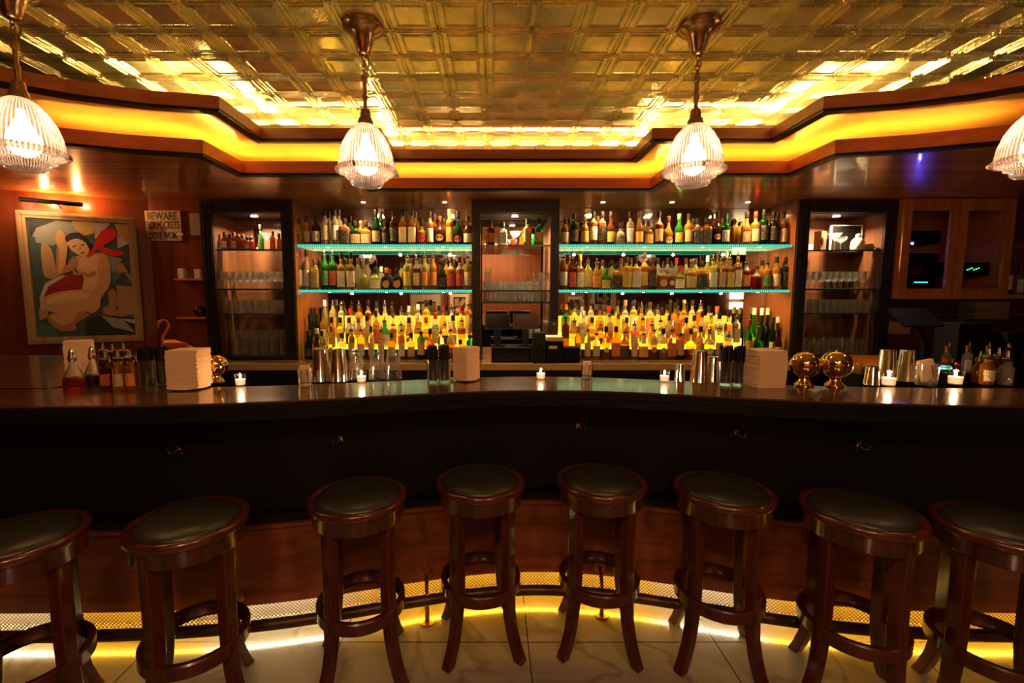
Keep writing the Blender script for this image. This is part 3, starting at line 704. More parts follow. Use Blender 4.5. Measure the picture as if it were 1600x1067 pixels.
# counter bottles on the lit riser
def fill_row(px0, px1, step, z, Y, tops, pal, place, group, seed):
    R = random.Random(seed); data = []; x = px0
    while x < px1:
        col = R.choices(list(pal), list(pal.values()))[0]
        sh = R.choices(['straight', 'square', 'wine', 'slim', 'tall', 'squat', 'flask', 'round'], [5, 3, 2, 4, 3, 1, 1, 1])[0]
        cap = R.choices(['pourer', 'black', 'gold', 'white', 'red', 'cork', 'orange', 'dark'], [9, 4, 1, 1.5, 1, 1, 1, 2])[0]
        lab = R.choices(['cream', 'white', 'yellow', 'orange', 'red', 'tan', 'black', 'blue', None], [4, 3, 3, 2, 1, 2, 1, .5, 3])[0]
        top = tops + R.choice([-3, 0, 0, 3, 6, 8, 12])
        if sh in ('squat', 'round'): top += 6
        data.append((x, top, sh, col, cap, lab, {'rl': R.random() < .2, 'fill': R.choice([.5, .7, .9]), 'rs': .95}))
        x += step*R.uniform(.95, 1.12)
    row(data, z, Y, place, group, 0)
PB = {'yellow': 5, 'amber': 4, 'orange': 3, 'clear': 5, 'green': .6, 'brown': .5, 'red': .6}
PF = {'amber': 5, 'orange': 4, 'yellow': 3, 'clear': 4, 'brown': 1.5, 'green': 1, 'red': 1, 'dark green': .6}
G1 = 'painting-side counter'; G2 = 'stereo-side counter'
fill_row(500, 738, 15.2, CT, 4.045, 511, PF, 'from painting end, front row, '+G1, 'front row of bottles on '+G1, 11)
fill_row(503, 738, 13.2, 1.0455, 4.142, 489, PB, 'from painting end, second row, '+G1, 'second row of bottles on '+G1, 12)
fill_row(506, 738, 13.0, 1.1255, 4.242, 470, PB, 'from painting end, third row, '+G1, 'third row of bottles on '+G1, 13)
fill_row(905, 1160, 14.6, CT, 4.045, 508, PF, 'from till cabinet, front row, '+G2, 'front row of bottles on '+G2, 21)
fill_row(885, 1172, 13.2, 1.0455, 4.142, 489, dict(PB, orange=4), 'from till cabinet, second row, '+G2, 'second row of bottles on '+G2, 22)
fill_row(885, 1135, 13.0, 1.1255, 4.242, 470, dict(PB, orange=5), 'from till cabinet, third row, '+G2, 'third row of bottles on '+G2, 23)
def wines(lst, place, group):
    for i, (px, top, Y, col, cap, lab) in enumerate(lst):
        X = onY(px, 500, Y).x; H = max(.2, round((onY(px, top, Y).z-CT)*50)/50)
        put_bottle((X, Y, CT+.0005), 'wine', col, H, cap, lab, 1, .95, False, '%s %s' % (ordinal(i), place), group)
wines([(481, 518, 4.06, 'dark green', 'dark', 'black'), (484, 490, 4.16, 'dark green', 'black', None), (488, 481, 4.26, 'dark green', 'black', None), (494, 513, 4.06, 'brown', 'white', 'cream'), (494, 482, 4.33, 'dark green', 'dark', None)],
      'in the dark cluster, painting end of counter', 'dark wine bottles at the painting end of the counter')
wines([(1178, 480, 4.28, 'green', 'white', 'yellow'), (1190, 481, 4.16, 'dark green', 'white', None), (1199, 481, 4.27, 'black', 'white', None), (1208, 495, 4.12, 'dark green', 'dark', 'cream'), (1212, 482, 4.26, 'dark green', 'black', None), (1216, 496, 4.18, 'black', 'white', 'tan'), (1217, 512, 4.06, 'brown', 'black', 'white')],
      'in the dark cluster, stereo end of counter', 'dark wine bottles at the stereo end of the counter')
for i, (px, top, sh, col, cap, lab) in enumerate([(1186, 510, 'round', 'green', 'green', 'green'), (1171, 500, 'straight', 'green', 'red', 'yellow')]):
    Y = 4.05; X = onY(px, 500, Y).x; put_bottle((X, Y, CT+.0005), sh, col, round((onY(px, top, Y).z-CT)*50)/50, cap, lab, .9, 1, False, 'beside dark wine bottles, stereo end of counter', None)

# cabinet bottles
def small_row(lst, z, Y, place, group):
    for i, (px, top, sh, col, cap, lab, rs) in enumerate(lst):
        X = onY(px, 400, Y).x; H = max(.09, round((onY(px, top, Y).z-z)*50)/50)
        put_bottle((X, Y, z+.0005), sh, col, H, cap, lab, .9, rs, False, '%s %s' % (ordinal(i), place), group)
small_row([(353, 362, 'straight', 'brown', 'black', 'white', .8), (360, 366, 'slim', 'brown', 'dark', None, .8), (367, 364, 'slim', 'brown', 'dark', 'cream', .8), (374, 366, 'slim', 'brown', 'dark', None, .8), (381, 367, 'slim', 'brown', 'dark', None, .8),
           (388, 369, 'slim', 'brown', 'black', 'cream', .8), (394, 371, 'slim', 'red', 'dark', 'red', .7)], SH_L[0], 4.12, 'on top shelf, cabinet beside the painting', 'small bottles on the top shelf by the painting')
small_row([(409, 352, 'slim', 'green', 'black', None, .8), (427, 360, 'slim', 'brown', 'dark', None, .8), (437, 366, 'slim', 'brown', 'black', None, .7)], SH_L[0], 4.2, 'behind the cocktail glass beside the painting', 'bottles behind the cocktail glass')
small_row([(767, 343, 'straight', 'brown', 'dark', 'orange', 1), (785, 350, 'box', 'clear', 'black', 'white', .95), (824, 342, 'straight', 'amber', 'dark', 'yellow', 1), (842, 342, 'straight', 'green', 'black', 'yellow', 1)], SH_C[0], 4.1, 'on top shelf, middle cabinet', 'bottles on the top shelf of the middle cabinet')
small_row([(764, 360, 'slim', 'brown', 'black', None, 1), (833, 366, 'slim', 'green', 'green', None, .9), (802, 368, 'slim', 'red', 'red', None, .8)], SH_C[0], 4.25, 'at the back, top shelf, middle cabinet', 'back bottles in the middle cabinet')

# ------------------------------------------------------------------ GLASSWARE
def make_glass(kind):
    mb = MB()
    if kind == 'wine_glass': mb.lathe([(0, .002), (.03, 0), (.03, .003), (.006, .006), (.0035, .012), (.0035, .065), (.012, .07), (.028, .085), (.034, .105), (.033, .13), (.028, .155), (.027, .155), (.031, .13), (.032, .105), (.026, .088), (.0, .074)], 16)
    elif kind == 'flute': mb.lathe([(0, .002), (.028, 0), (.028, .003), (.005, .006), (.0035, .012), (.0035, .05), (.02, .07), (.025, .1), (.022, .16), (.021, .16), (.0235, .1), (.019, .074), (0, .06)], 14)
    elif kind == 'highball_glass': mb.lathe([(0, 0), (.030, 0), (.031, .004), (.034, .12), (.032, .12), (.029, .012), (0, .012)], 16)
    elif kind == 'rocks_glass': mb.lathe([(0, 0), (.032, 0), (.034, .006), (.037, .078), (.035, .078), (.031, .014), (0, .014)], 16)
    elif kind == 'cordial_glass': mb.lathe([(0, .09), (.030, .09), (.032, .085), (.036, 0), (.034, 0), (.029, .078), (0, .078)], 16)
    elif kind == 'pint_glass': mb.lathe([(0, .145), (.027, .145), (.03, .138), (.0415, 0), (.0395, 0), (.027, .128), (0, .128)], 20)
    elif kind == 'coupe_glass': mb.lathe([(0, .002), (.032, 0), (.032, .003), (.006, .006), (.0035, .012), (.0035, .07), (.02, .078), (.045, .1), (.05, .125), (.0485, .125), (.043, .102), (0, .082)], 20)
    elif kind == 'martini_glass': mb.lathe([(0, .002), (.034, 0), (.034, .003), (.006, .006), (.0035, .012), (.0035, .08), (.055, .15), (.0535, .15), (0, .084)], 20)
    o = mb.build(kind, M['glass_bright'], smooth=True, auto=35); C.objects.unlink(o); return o
GP = {k: make_glass(k) for k in ('wine_glass', 'flute', 'highball_glass', 'rocks_glass', 'cordial_glass', 'pint_glass', 'coupe_glass', 'martini_glass')}
def put_glass(kind, loc, label, group, rot=0):
    o = GP[kind].copy(); C.objects.link(o); o.location = loc; o.rotation_euler = (rot, 0, 0); tag(o, label, 'glass', group); return o
def glasses(kind, px0, px1, n, z, Ys, label, group, levels=1, dz=0):
    for l in range(levels):
        for Y in Ys:
            for i in range(n):
                X0, X1 = onY(px0, 450, 4.1).x, onY(px1, 450, 4.1).x
                put_glass(kind, (lerp(X0, X1, i/(n-1)), Y, z+.0006+l*dz), label, group)
glasses('wine_glass', 352, 436, 9, SH_L[1], (4.08, 4.16, 4.26), 'stemmed wine glass on the second shelf of the cabinet beside the painting', 'wine glasses beside the painting')
glasses('highball_glass', 354, 436, 8, SH_L[2], (4.08, 4.19, 4.29), 'tall tumbler on the third shelf of the cabinet beside the painting', 'tumblers beside the painting')
glasses('rocks_glass', 365, 441, 6, CT+.024, (4.08, 4.2), 'short tumbler stacked low in the cabinet beside the painting', 'short tumblers beside the painting', 3, .079)
glasses('wine_glass', 1272, 1352, 9, SH_R[1], (4.08, 4.16, 4.26), 'stemmed wine glass on the second shelf of the cabinet beside the stereo', 'wine glasses beside the stereo')
glasses('highball_glass', 1272, 1354, 9, SH_R[2], (4.08, 4.19, 4.29), 'tall tumbler on the third shelf of the cabinet beside the stereo', 'tumblers beside the stereo')
glasses('rocks_glass', 1264, 1354, 7, CT+.024, (4.08, 4.2), 'short tumbler stacked low in the cabinet beside the stereo', 'short tumblers beside the stereo', 2, .079)
glasses('rocks_glass', 761, 848, 8, SH_C[1], (4.08, 4.17, 4.26), 'cut tumbler on the middle shelf of the middle cabinet', 'tumblers on the middle shelf of the middle cabinet')
glasses('cordial_glass', 761, 848, 8, SH_C[2], (4.08, 4.17), 'upturned tumbler under the middle shelf of the middle cabinet', 'upturned tumblers in the middle cabinet')
glasses('highball_glass', 759, 764, 2, SH_C[1]+.0795, (4.08,), 'tall tumbler stacked on the cut tumblers by the frame of middle cabinet', 'stacked tall tumblers in the middle cabinet') if False else None
put_glass('highball_glass', (onY(762, 450, 4.1).x, 4.12, SH_C[1]+.0795), 'single tall tumbler standing on top of the cut tumblers', None)
for i, px in enumerate((838, 852)): put_glass('rocks_glass', (onY(px, 450, 4.1).x, 4.1, SH_C[1]+.0795), 'cut tumbler stacked in the upper layer of the middle cabinet', 'upper layer of cut tumblers')
put_glass('coupe_glass', (onY(805, 450, 4.1).x, 4.12, SH_C[0]+.001), 'cut stemmed coupe glowing under the lamp of the middle cabinet', None)
put_glass('martini_glass', (onY(417, 450, 4.1).x, 4.12, SH_L[0]+.001), 'cocktail glass on the top shelf beside the painting', None)
put_glass('martini_glass', (onY(1299, 450, 4.1).x, 4.10, SH_R[0]+.001), 'cocktail glass on the top shelf of the cabinet beside the stereo', None)
put_glass('coupe_glass', (onY(1315, 450, 4.1).x, 4.15, SH_R[0]+.001), 'round coupe glass on the top shelf beside the framed card', None)
sh0 = MB().lathe([(0, 0), (.022, 0), (.026, .16), (.022, .165), (.016, .2), (.015, .225), (0, .227)], 18).build('cocktail_shaker', M['chrome'], smooth=True, loc=(onY(405, 450, 4.1).x, 4.1, SH_L[0]+.001))
tag(sh0, 'slim chrome shaker on the top shelf beside the painting', 'shaker')
# objects on the top shelf beside the stereo
z = SH_R[0]+.001
cd = MB().obox((0, 0, .085), (.09, .06, .17), .5); cdo = cd.build('gift_box', M['tan_card'], loc=(onY(1281, 400, 4.12).x, 4.13, z)); tag(cdo, 'small tan box with a dark fruit motif on the top shelf by stereo', 'box')
b = MB(); b.lathe([(0, 0), (.02, .01), (.028, .035), (.018, .06), (.006, .075), (0, .08)], 12); o = b.build('motif', M['black'], cdo, smooth=True, loc=(-.006, -.0375, .045)); o.scale = (1, .18, 1); o.rotation_euler = (0, 0, .5)
o = MB().box(-.09, .09, -.05, .05, 0, .04).box(-.07, .05, -.04, .05, .04, .07).build('carton', M['white'], loc=(2.99, 4.27, z)); tag(o, 'flat pale carton lying behind the cocktail glass', 'box')
fr = empty('framed_card', (3.29, 4.23, z), 'black card in thin white frame on the top shelf by the stereo', 'picture')
P(MB().box(fr.location.x-.14, fr.location.x+.14, 4.232, 4.24, z+.001, z+.24), 'card', M['black'], fr)
g = MB(); x0, x1 = fr.location.x-.145, fr.location.x+.145
g.box(x0, x0+.008, 4.225, 4.242, z, z+.245).box(x1-.008, x1, 4.225, 4.242, z, z+.245).box(x0, x1, 4.225, 4.242, z+.237, z+.245).box(x0, x1, 4.225, 4.242, z, z+.006)
P(g, 'frame', M['white'], fr)
fg = MB().lathe([(0, 0), (.05, 0), (.055, .03), (.05, .08), (.035, .1), (.02, .115), (.022, .13), (.012, .145), (0, .148)], 16)
o = fg.build('ceramic_figurine', mat('cream_ceramic', (.75, .62, .42), .3), smooth=True, loc=(3.29, 4.09, z)); tag(o, 'cream ceramic figurine in front of the white framed card', 'figurine')
fg = MB().lathe([(0, 0), (.03, 0), (.045, .025), (.03, .055), (0, .06)], 14)
o = fg.build('ceramic_figurine', mat('yellow_ceramic', (.55, .38, .1), .35), smooth=True, loc=(3.395, 4.09, z)); tag(o, 'small yellowish round ornament at the post end of top shelf', 'figurine')

# ------------------------------------------------------------------ THE BAR
BZ = 1.105
def barf(x):
    d = x-.22; return 1.61+.3*math.exp(-d*d/.94)
xs = [-4.2+.1*i for i in range(0, 93)]
front = [(x, barf(x)) for x in xs]
back = [(x, barf(x)+.335) for x in xs]
bar = empty('bar', (.2, 2.0, 0), 'long curved bar with glossy wooden top, black front and wood kick panel', 'bar')
top = MB(); top.strip(front, back, BZ-.035, BZ)
top.prism([(-4.2, 1.93), (-1.95, 1.93), (-2.05, 3.1), (-4.2, 3.1)], BZ-.035, BZ)
tp = P(top, 'countertop', M['bar_top'], bar)
wallA = offset(front, -.235); 
def off(line, d): return offset(line, -d)
P(MB().strip(off(front, -.001), off(front, -.0001), BZ-.034, BZ-.007), 'edge_band', M['black'], bar)
P(MB().strip(off(front, .012), off(front, .03), BZ-.075, BZ-.035), 'counter_edge', M['black'], bar)
P(MB().strip(off(front, .21), off(front, .25), .90, BZ-.035), 'upper_panel', M['black'], bar)
P(MB().strip(off(front, .214), off(front, .25), .57, .898), 'front_panel', M['black'], bar)
P(MB().strip(off(front, .17), off(front, .25), .535, .568), 'rail_moulding', M['black'], bar)
P(MB().strip(off(front, .20), off(front, .25), .495, .535), 'lower_moulding', M['wood_bar'], bar)
P(MB().strip(off(front, .225), off(front, .25), .128, .495), 'kick_panel', M['wood_bar'], bar)
P(MB().strip(off(front, .33), off(front, .34), .001, .145), 'toe_recess', M['white'], bar)
P(MB().strip(off(front, .25), off(front, .335), .145, .155), 'toe_ceiling', M['black'], bar)
P(MB().strip(off(front, .25), off(front, .30), BZ-.3, BZ-.035), 'bar_carcass', M['matte_black'], bar)
# back-of-bar shelf, bottom of work side
P(MB().strip(off(front, .34), off(front, .60), .86, .875), 'work_shelf', M['matte_black'], bar)
# grille with arc-length uv
gl_ = off(front, .235); me = bpy.data.meshes.new('toe_grille'); vs = []; fs = []; uvs = []; s = 0; S = [0]
for a, b in zip(gl_, gl_[1:]): s += math.hypot(b[0]-a[0], b[1]-a[1]); S.append(s)
for (x, y) in gl_: vs += [(x, y, .002), (x, y, .128)]
for i in range(len(gl_)-1): fs.append((2*i, 2*i+2, 2*i+3, 2*i+1)); uvs += [(S[i], 0), (S[i+1], 0), (S[i+1], .126), (S[i], .126)]
me.from_pydata(vs, [], fs); uvl = me.uv_layers.new(name='UVMap')
for i, u in enumerate(uvs): uvl.data[i].uv = u
me.materials.append(M['perf']); go = bpy.data.objects.new('toe_grille', me); C.objects.link(go); go.parent = bar; go.matrix_parent_inverse = Matrix.Translation(-bar.location)
m_ = MB()
for a, b in zip(off(front, .31), off(front, .31)[1:]): m_.tube([(*a, .136), (*b, .136)], .008, 6)
tl = P(m_, 'toe_light', M['toe_led'], bar)
# foot rail with brackets
rail = off(front, .115)
P(MB().tube([(x, y, .108) for x, y in rail], .024, 14), 'foot_rail', M['rail'], bar, smooth=True)
for px, py in ((668, 970), (938, 955), (1283, 1020), (345, 1035)):
    p = onZ(px, py, 0); x = p.x; y = barf(x)+.115; nx = (barf(x+.01)-barf(x-.01))/.02
    g = MB(); g.lathe([(0, 0), (.034, 0), (.034, .005), (.012, .007), (.010, .012), (.010, .075), (.016, .078), (0, .08)], 18, (x, y, .001))
    yw = barf(x)+.222
    g.tube([(x, y, .12), (x-nx*.03, yw-.06, .165), (x-nx*.06, yw, .175)], .009, 8)
    # wall flange disc
    g.tube([(x-nx*.06, yw-.005, .178), (x-nx*.06, yw+.003, .178)], .03, 18)
    P(g, 'rail_bracket', M['brass'], bar, smooth=True)
for px, py in ((280, 703), (533, 688), (903, 668), (1150, 678), (1341, 697)):
    p = onY(px, py, 2.0)
    for _ in range(4): p = onY(px, py, barf(p.x)+.205)
    g = MB()
    for sx in (-1, 1): g.tube(catmull([(p.x, p.y, p.z+.012), (p.x+sx*.012, p.y-.01, p.z-.006), (p.x+sx*.026, p.y-.02, p.z-.008), (p.x+sx*.032, p.y-.022, p.z+.008)], 4), .0025, 6)
    g.obox((p.x, p.y, p.z+.01), (.02, .006, .02))
    P(g, 'purse_hook', M['bronze'], bar, smooth=True)

# ------------------------------------------------------------------ STOOLS
def make_stool():
    root = bpy.data.objects.new('bar_stool', None); C.objects.link(root); root.empty_display_size = .1
    MB().lathe([(0, .705), (.155, .705), (.163, .715), (.160, .728), (.145, .738), (.10, .745), (0, .748)], 40).build('cushion', M['leather'], root, smooth=True, auto=70)
    MB().lathe([(.150, .70), (.186, .70), (.191, .706), (.191, .722), (.186, .729), (.172, .731), (.162, .724), (.160, .70)], 48).build('seat_ring', M['wood_stool'], root, smooth=True, auto=50)
    MB().lathe([(.14, .64), (.172, .64), (.176, .645), (.176, .695), (.18, .70), (.14, .70)], 44).build('apron', M['wood_stool'], root, smooth=True, auto=40)
    MB().lathe([(.150, .257), (.168, .255), (.173, .26), (.173, .302), (.168, .307), (.150, .305)], 44).build('foot_ring', M['wood_stool'], root, smooth=True, auto=40)
    for k in range(4):
        a = PI/4+k*PI/2; mb = MB(); sec = [(.64, .148), (.5, .146), (.36, .146), (.26, .149), (.18, .156), (.11, .170), (.05, .190), (0.0, .212)]
        vs = []
        for z, r in sec:
            wz = .021; th = .023 if z > .2 else .019
            for (dr, dt) in ((-th, -wz), (th, -wz), (th, wz), (-th, wz)): vs.append(((r+dr)*math.cos(a)-dt*math.sin(a), (r+dr)*math.sin(a)+dt*math.cos(a), z))
        fs = [(3, 2, 1, 0), tuple(4*len(sec)-4+q for q in range(4))]
        for i in range(len(sec)-1):
            for q in range(4): fs.append((4*i+q, 4*i+(q+1) % 4, 4*i+4+(q+1) % 4, 4*i+4+q))
        mb.add(vs, fs); bevel(mb.build('leg', M['wood_stool'], root), .004)
    return root
SP = make_stool()
stools = [(-1.066, 1.511, 'dark round stool in front of the bar, third seat counting from the painting side'), (-.526, 1.705, 'reddish wooden stool below the upturned pint glasses, with black padded seat'),
          (-.047, 1.852, 'brown-legged stool below the till cabinet, black padded round seat'), (.47, 1.859, 'reddish round stool directly in front of the middle foot rail bracket'),
          (.947, 1.766, 'reddish round stool below the black straws beside the tall napkin stack'), (1.36, 1.585, 'very dark round stool below the two polished globes'),
          (-1.56, 1.40, 'almost black stool in deep shadow at the painting end of the bar'), (1.76, 1.47, 'almost black stool in deep shadow at the stereo end of the bar')]
stools[0] = (-1.066, 1.511, 'dark round stool below the napkin stack nearest the painting wall candle')
for i, (x, y, lab) in enumerate(stools):
    o = SP if i == 0 else copy_tree(SP)
    o.location = (x, y, .0005); d = x-.2; o.rotation_euler = (0, 0, -d*.42+random.uniform(-.06, .06)); tag(o, lab, 'bar stool', 'stools along the bar')

# ------------------------------------------------------------------ PENDANT LAMPS
def make_pendant():
    root = bpy.data.objects.new('pendant_lamp', None); C.objects.link(root); root.empty_display_size = .1
    # root origin at the ceiling; z downwards negative
    MB().lathe([(0, 0), (.088, 0), (.092, -.008), (.088, -.02), (.066, -.032), (.05, -.05), (.038, -.09), (.028, -.12), (.02, -.13), (0, -.132)], 28).build('canopy', M['bronze'], root, smooth=True, auto=60)
    ch = MB()
    z = -.13; k = 0
    while z > -.215:
        pts = [(math.cos(t)*.009, 0, z-.012+math.sin(t)*.014) for t in [2*PI*i/10 for i in range(10)]]
        if k % 2: pts = [(0, p[0], p[2]) for p in pts]
        ch.tube(pts, .0028, 6, closed=True); z -= .021; k += 1
    ch.tube(catmull([(.012, .005, -.12), (.02, .01, -.16), (.008, .012, -.2), (.012, .006, -.235)], 4), .003, 6)
    ch.build('chain', M['bronze'], root, smooth=True)
    MB().lathe([(0, -.215), (.012, -.217), (.014, -.225), (.014, -.24), (.009, -.245), (.009, -.3), (.012, -.305), (.012, -.32), (.009, -.325), (.009, -.36), (.02, -.365), (.024, -.38), (.024, -.40), (.03, -.405), (.036, -.425), (.036, -.44), (0, -.44)], 18).build('stem', M['brass'], root, smooth=True, auto=30)
    # upper prismatic bowl
    MB().lathe([(.035, -.432), (.055, -.445), (.082, -.475), (.106, -.52), (.121, -.57), (.127, -.612), (.128, -.625)], 48).build('shade', M['shade'], root, smooth=True, auto=80)
    MB().lathe([(.128, -.625), (.140, -.632), (.143, -.642), (.137, -.648), (.124, -.650), (.128, -.625)], 48).build('shade_rim', M['shade'], root, smooth=True, auto=60)
    MB().lathe([(.124, -.650), (.104, -.653), (.098, -.657), (.096, -.672), (.082, -.675), (.078, -.679), (.076, -.696), (.066, -.705), (.04, -.711), (0, -.712)], 48).build('lens', M['shade'], root, smooth=True, auto=25)
    for a in (.4, 2.5, 4.6):
        MB().obox((.14*math.cos(a), .14*math.sin(a), -.645), (.02, .007, .007), a).obox((.143*math.cos(a), .143*math.sin(a), -.645), (.006, .008, .018), a).build('clip', M['bronze'], root)
    MB().lathe([(0, -.47), (.013, -.473), (.016, -.50), (.03, -.53), (.052, -.575), (.056, -.60), (.05, -.63), (.03, -.65), (0, -.66)], 16).build('bulb', M['bulb'], root, smooth=True)
    return root
PP = make_pendant()
pends = [(-.58, 2.15, 'glowing ribbed glass pendant lamp over the upturned pint glasses'), (.938, 2.15, 'glowing ribbed glass pendant lamp over the two straw glasses and tall napkin stack'),
         (-1.89, 1.88, 'ribbed glass pendant lamp over the corner of the bar by the painting'), (2.33, 1.98, 'ribbed glass pendant lamp over the stereo end of the bar')]
for i, (x, y, lab) in enumerate(pends):
    o = PP if i == 0 else copy_tree(PP); o.location = (x, y, TINZ-.003); tag(o, lab, 'pendant lamp', 'pendant lamps over the bar')
    point('pendant_light', (x, y, TINZ-.57), 40, (1, .62, .34), .06)

# ------------------------------------------------------------------ PAINTING AND SIGNS
def painting():
    A = Vector((-3.79, 3.66)); B = Vector((-3.11, 4.0)); zt, zb = 2.20, 1.125
    u = (B-A).normalized(); n = Vector((u.y, -u.x)); W = (B-A).length
    root = empty('painting', (A.x, A.y, zb), 'large gilt-framed cubist painting of a seated nude with red scarf', 'painting')
    root.rotation_euler = (0, 0, math.atan2(u.y, u.x)); bpy.context.view_layer.update()
    Hh = zt-zb; fw = .055
    f = MB().box(0, fw, -.03, 0, 0, Hh).box(W-fw, W, -.03, 0, 0, Hh).box(fw, W-fw, -.03, 0, 0, fw).box(fw, W-fw, -.03, 0, Hh-fw, Hh)
    f.box(fw*.35, fw*.6, -.042, -.03, fw*.3, Hh-fw*.3).box(W-fw*.6, W-fw*.35, -.042, -.03, fw*.3, Hh-fw*.3).box(fw*.3, W-fw*.3, -.042, -.03, Hh-fw*.6, Hh-fw*.35).box(fw*.3, W-fw*.3, -.042, -.03, fw*.35, fw*.6)
    f.build('frame', M['frame_gold'], root)
    cols = {'bg': (.05, .09, .09), 'teal': (.06, .16, .17), 'grey': (.28, .30, .27), 'lgrey': (.5, .47, .4), 'yel': (.62, .42, .1), 'tan': (.50, .30, .12), 'ochre': (.42, .28, .12), 'skin': (.62, .36, .15), 'skin2': (.42, .2, .07), 'skin3': (.72, .46, .22),
            'hair': (.02, .012, .01), 'red': (.7, .015, .01), 'dred': (.28, .015, .012), 'dark': (.015, .02, .02), 'pink': (.45, .2, .14)}
    names = list(cols); mats = [mat('paint_'+k, cols[k], .5) for k in names]
    mb = MB(); TL, TR, BR, BL = (100, 172), (712, 190), (785, 955), (212, 962)
    def uv(x, y):
        t = (y-TL[1])/(BL[1]-TL[1]); 
        for _ in range(4):
            xl = lerp(TL[0], BL[0], t); xr = lerp(TR[0], BR[0], t); s = (x-xl)/(xr-xl); t = (y-lerp(TL[1], TR[1], s))/(lerp(BL[1], BR[1], s)-lerp(TL[1], TR[1], s))
        return min(max(s, 0), 1), min(max(t, 0), 1)
    lay = [0]
    def pg(c, pts, smooth=False):
        if smooth:
            P3 = [Vector((x, y, 0)) for x, y in pts]; P3 = catmull([P3[-1]]+P3+[P3[0], P3[1]], 4)[4:-4]; pts = [(p.x, p.y) for p in P3[:-1]]
        lay[0] += 1; d = .001+lay[0]*.00025; vs = []
        for x, y in pts:
            s, t = uv(x, y); vs.append((fw+s*(W-2*fw), -.004-d, fw+(1-t)*(Hh-2*fw)))
        mb.add(vs, [tuple(range(len(vs)))], names.index(c))
    mb.box(fw, W-fw, -.004, 0, fw, Hh-fw, names.index('bg'))
    pg('grey', [(150, 230), (260, 180), (420, 200), (380, 300), (250, 350), (160, 330)]); pg('dark', [(110, 180), (270, 185), (160, 235), (130, 300)]); pg('yel', [(362, 182), (500, 186), (500, 260), (440, 280), (385, 240)])
    pg('lgrey', [(500, 188), (600, 190), (540, 270), (505, 300)]); pg('tan', [(620, 192), (712, 195), (722, 320), (650, 260)]); pg('lgrey', [(640, 250), (720, 325), (650, 360)]); pg('ochre', [(195, 340), (250, 370), (280, 480), (300, 560), (230, 560), (205, 480)], True)
    pg('grey', [(150, 260), (260, 330), (240, 345), (140, 290)]); pg('teal', [(480, 300), (600, 400), (700, 500), (640, 600), (560, 560), (480, 420)]); pg('grey', [(560, 400), (680, 430), (640, 520), (570, 500)]); pg('dred', [(240, 700), (240, 600), (330, 540), (440, 530), (450, 660), (330, 680)], True)
    pg('lgrey', [(205, 690), (230, 600), (320, 540), (345, 550), (250, 620), (225, 700), (240, 780), (215, 780)]); pg('tan', [(655, 470), (680, 455), (720, 520), (650, 525)]); pg('ochre', [(650, 610), (755, 620), (770, 820), (670, 800)]); pg('grey', [(700, 525), (745, 530), (760, 610)])
    pg('dark', [(540, 820), (780, 840), (785, 955), (480, 955), (470, 860)]); pg('teal', [(212, 860), (300, 900), (330, 960), (214, 960)]); pg('grey', [(560, 815), (700, 850), (780, 940), (640, 900)]); pg('lgrey', [(660, 840), (775, 850), (778, 880)]); pg('ochre', [(205, 770), (260, 780), (255, 830), (215, 850)])
    # the seated figure
    pg('skin2', [(600, 660), (640, 640), (665, 740), (650, 770), (725, 810), (700, 825), (590, 810), (575, 770), (610, 740)], True)
    pg('skin2', [(255, 830), (300, 795), (420, 790), (500, 810), (420, 870), (425, 910), (360, 925), (300, 900)], True)
    pg('skin', [(270, 820), (320, 800), (420, 800), (400, 860), (330, 880)], True)
    pg('skin', [(385, 430), (470, 400), (570, 400), (600, 470), (600, 600), (560, 690), (470, 720), (440, 660), (450, 560), (400, 500)], True)
    pg('skin3', [(420, 430), (520, 410), (540, 500), (530, 620), (460, 640), (455, 540), (430, 500)], True)
    pg('skin', [(225, 700), (300, 660), (440, 640), (540, 650), (545, 700), (510, 780), (400, 800), (270, 790), (230, 750)], True)
    pg('skin3', [(250, 705), (330, 668), (480, 660), (470, 700), (330, 720), (260, 740)], True)
    pg('skin2', [(320, 540), (400, 500), (410, 440), (380, 420), (345, 480), (335, 380), (290, 330), (285, 450), (295, 540)], True)
    pg('skin', [(275, 280), (300, 245), (340, 300), (345, 400), (330, 500), (300, 530), (300, 380), (278, 330)], True)
    pg('skin', [(545, 410), (600, 450), (612, 600), (560, 700), (555, 760), (520, 800), (490, 790), (500, 710), (540, 600), (530, 480)], True)
    pg('hair', [(330, 290), (370, 262), (430, 270), (470, 320), (520, 350), (510, 390), (460, 350), (380, 310), (345, 330)], True)
    pg('skin3', [(345, 325), (400, 300), (450, 325), (475, 370), (470, 400), (440, 415), (400, 400), (365, 370)], True)
    pg('skin2', [(420, 335), (426, 370), (412, 378), (408, 372), (416, 366)]); pg('hair', [(375, 352), (398, 344), (396, 352), (378, 359)]); pg('hair', [(425, 338), (448, 336), (446, 344), (428, 346)]); pg('dred', [(425, 392), (446, 386), (448, 396), (430, 402)])
    pg('red', [(460, 420), (500, 360), (520, 290), (560, 235), (620, 225), (640, 270), (615, 310), (560, 345), (620, 370), (695, 385), (660, 412), (580, 400), (530, 370), (490, 410)], True)
    pg('skin2', [(440, 520), (480, 530), (520, 515), (505, 545), (465, 552)], True); pg('skin2', [(385, 500), (410, 525), (440, 525), (425, 548), (390, 535)], True)
    mb.build('canvas', mats, root)
    return root
painting()
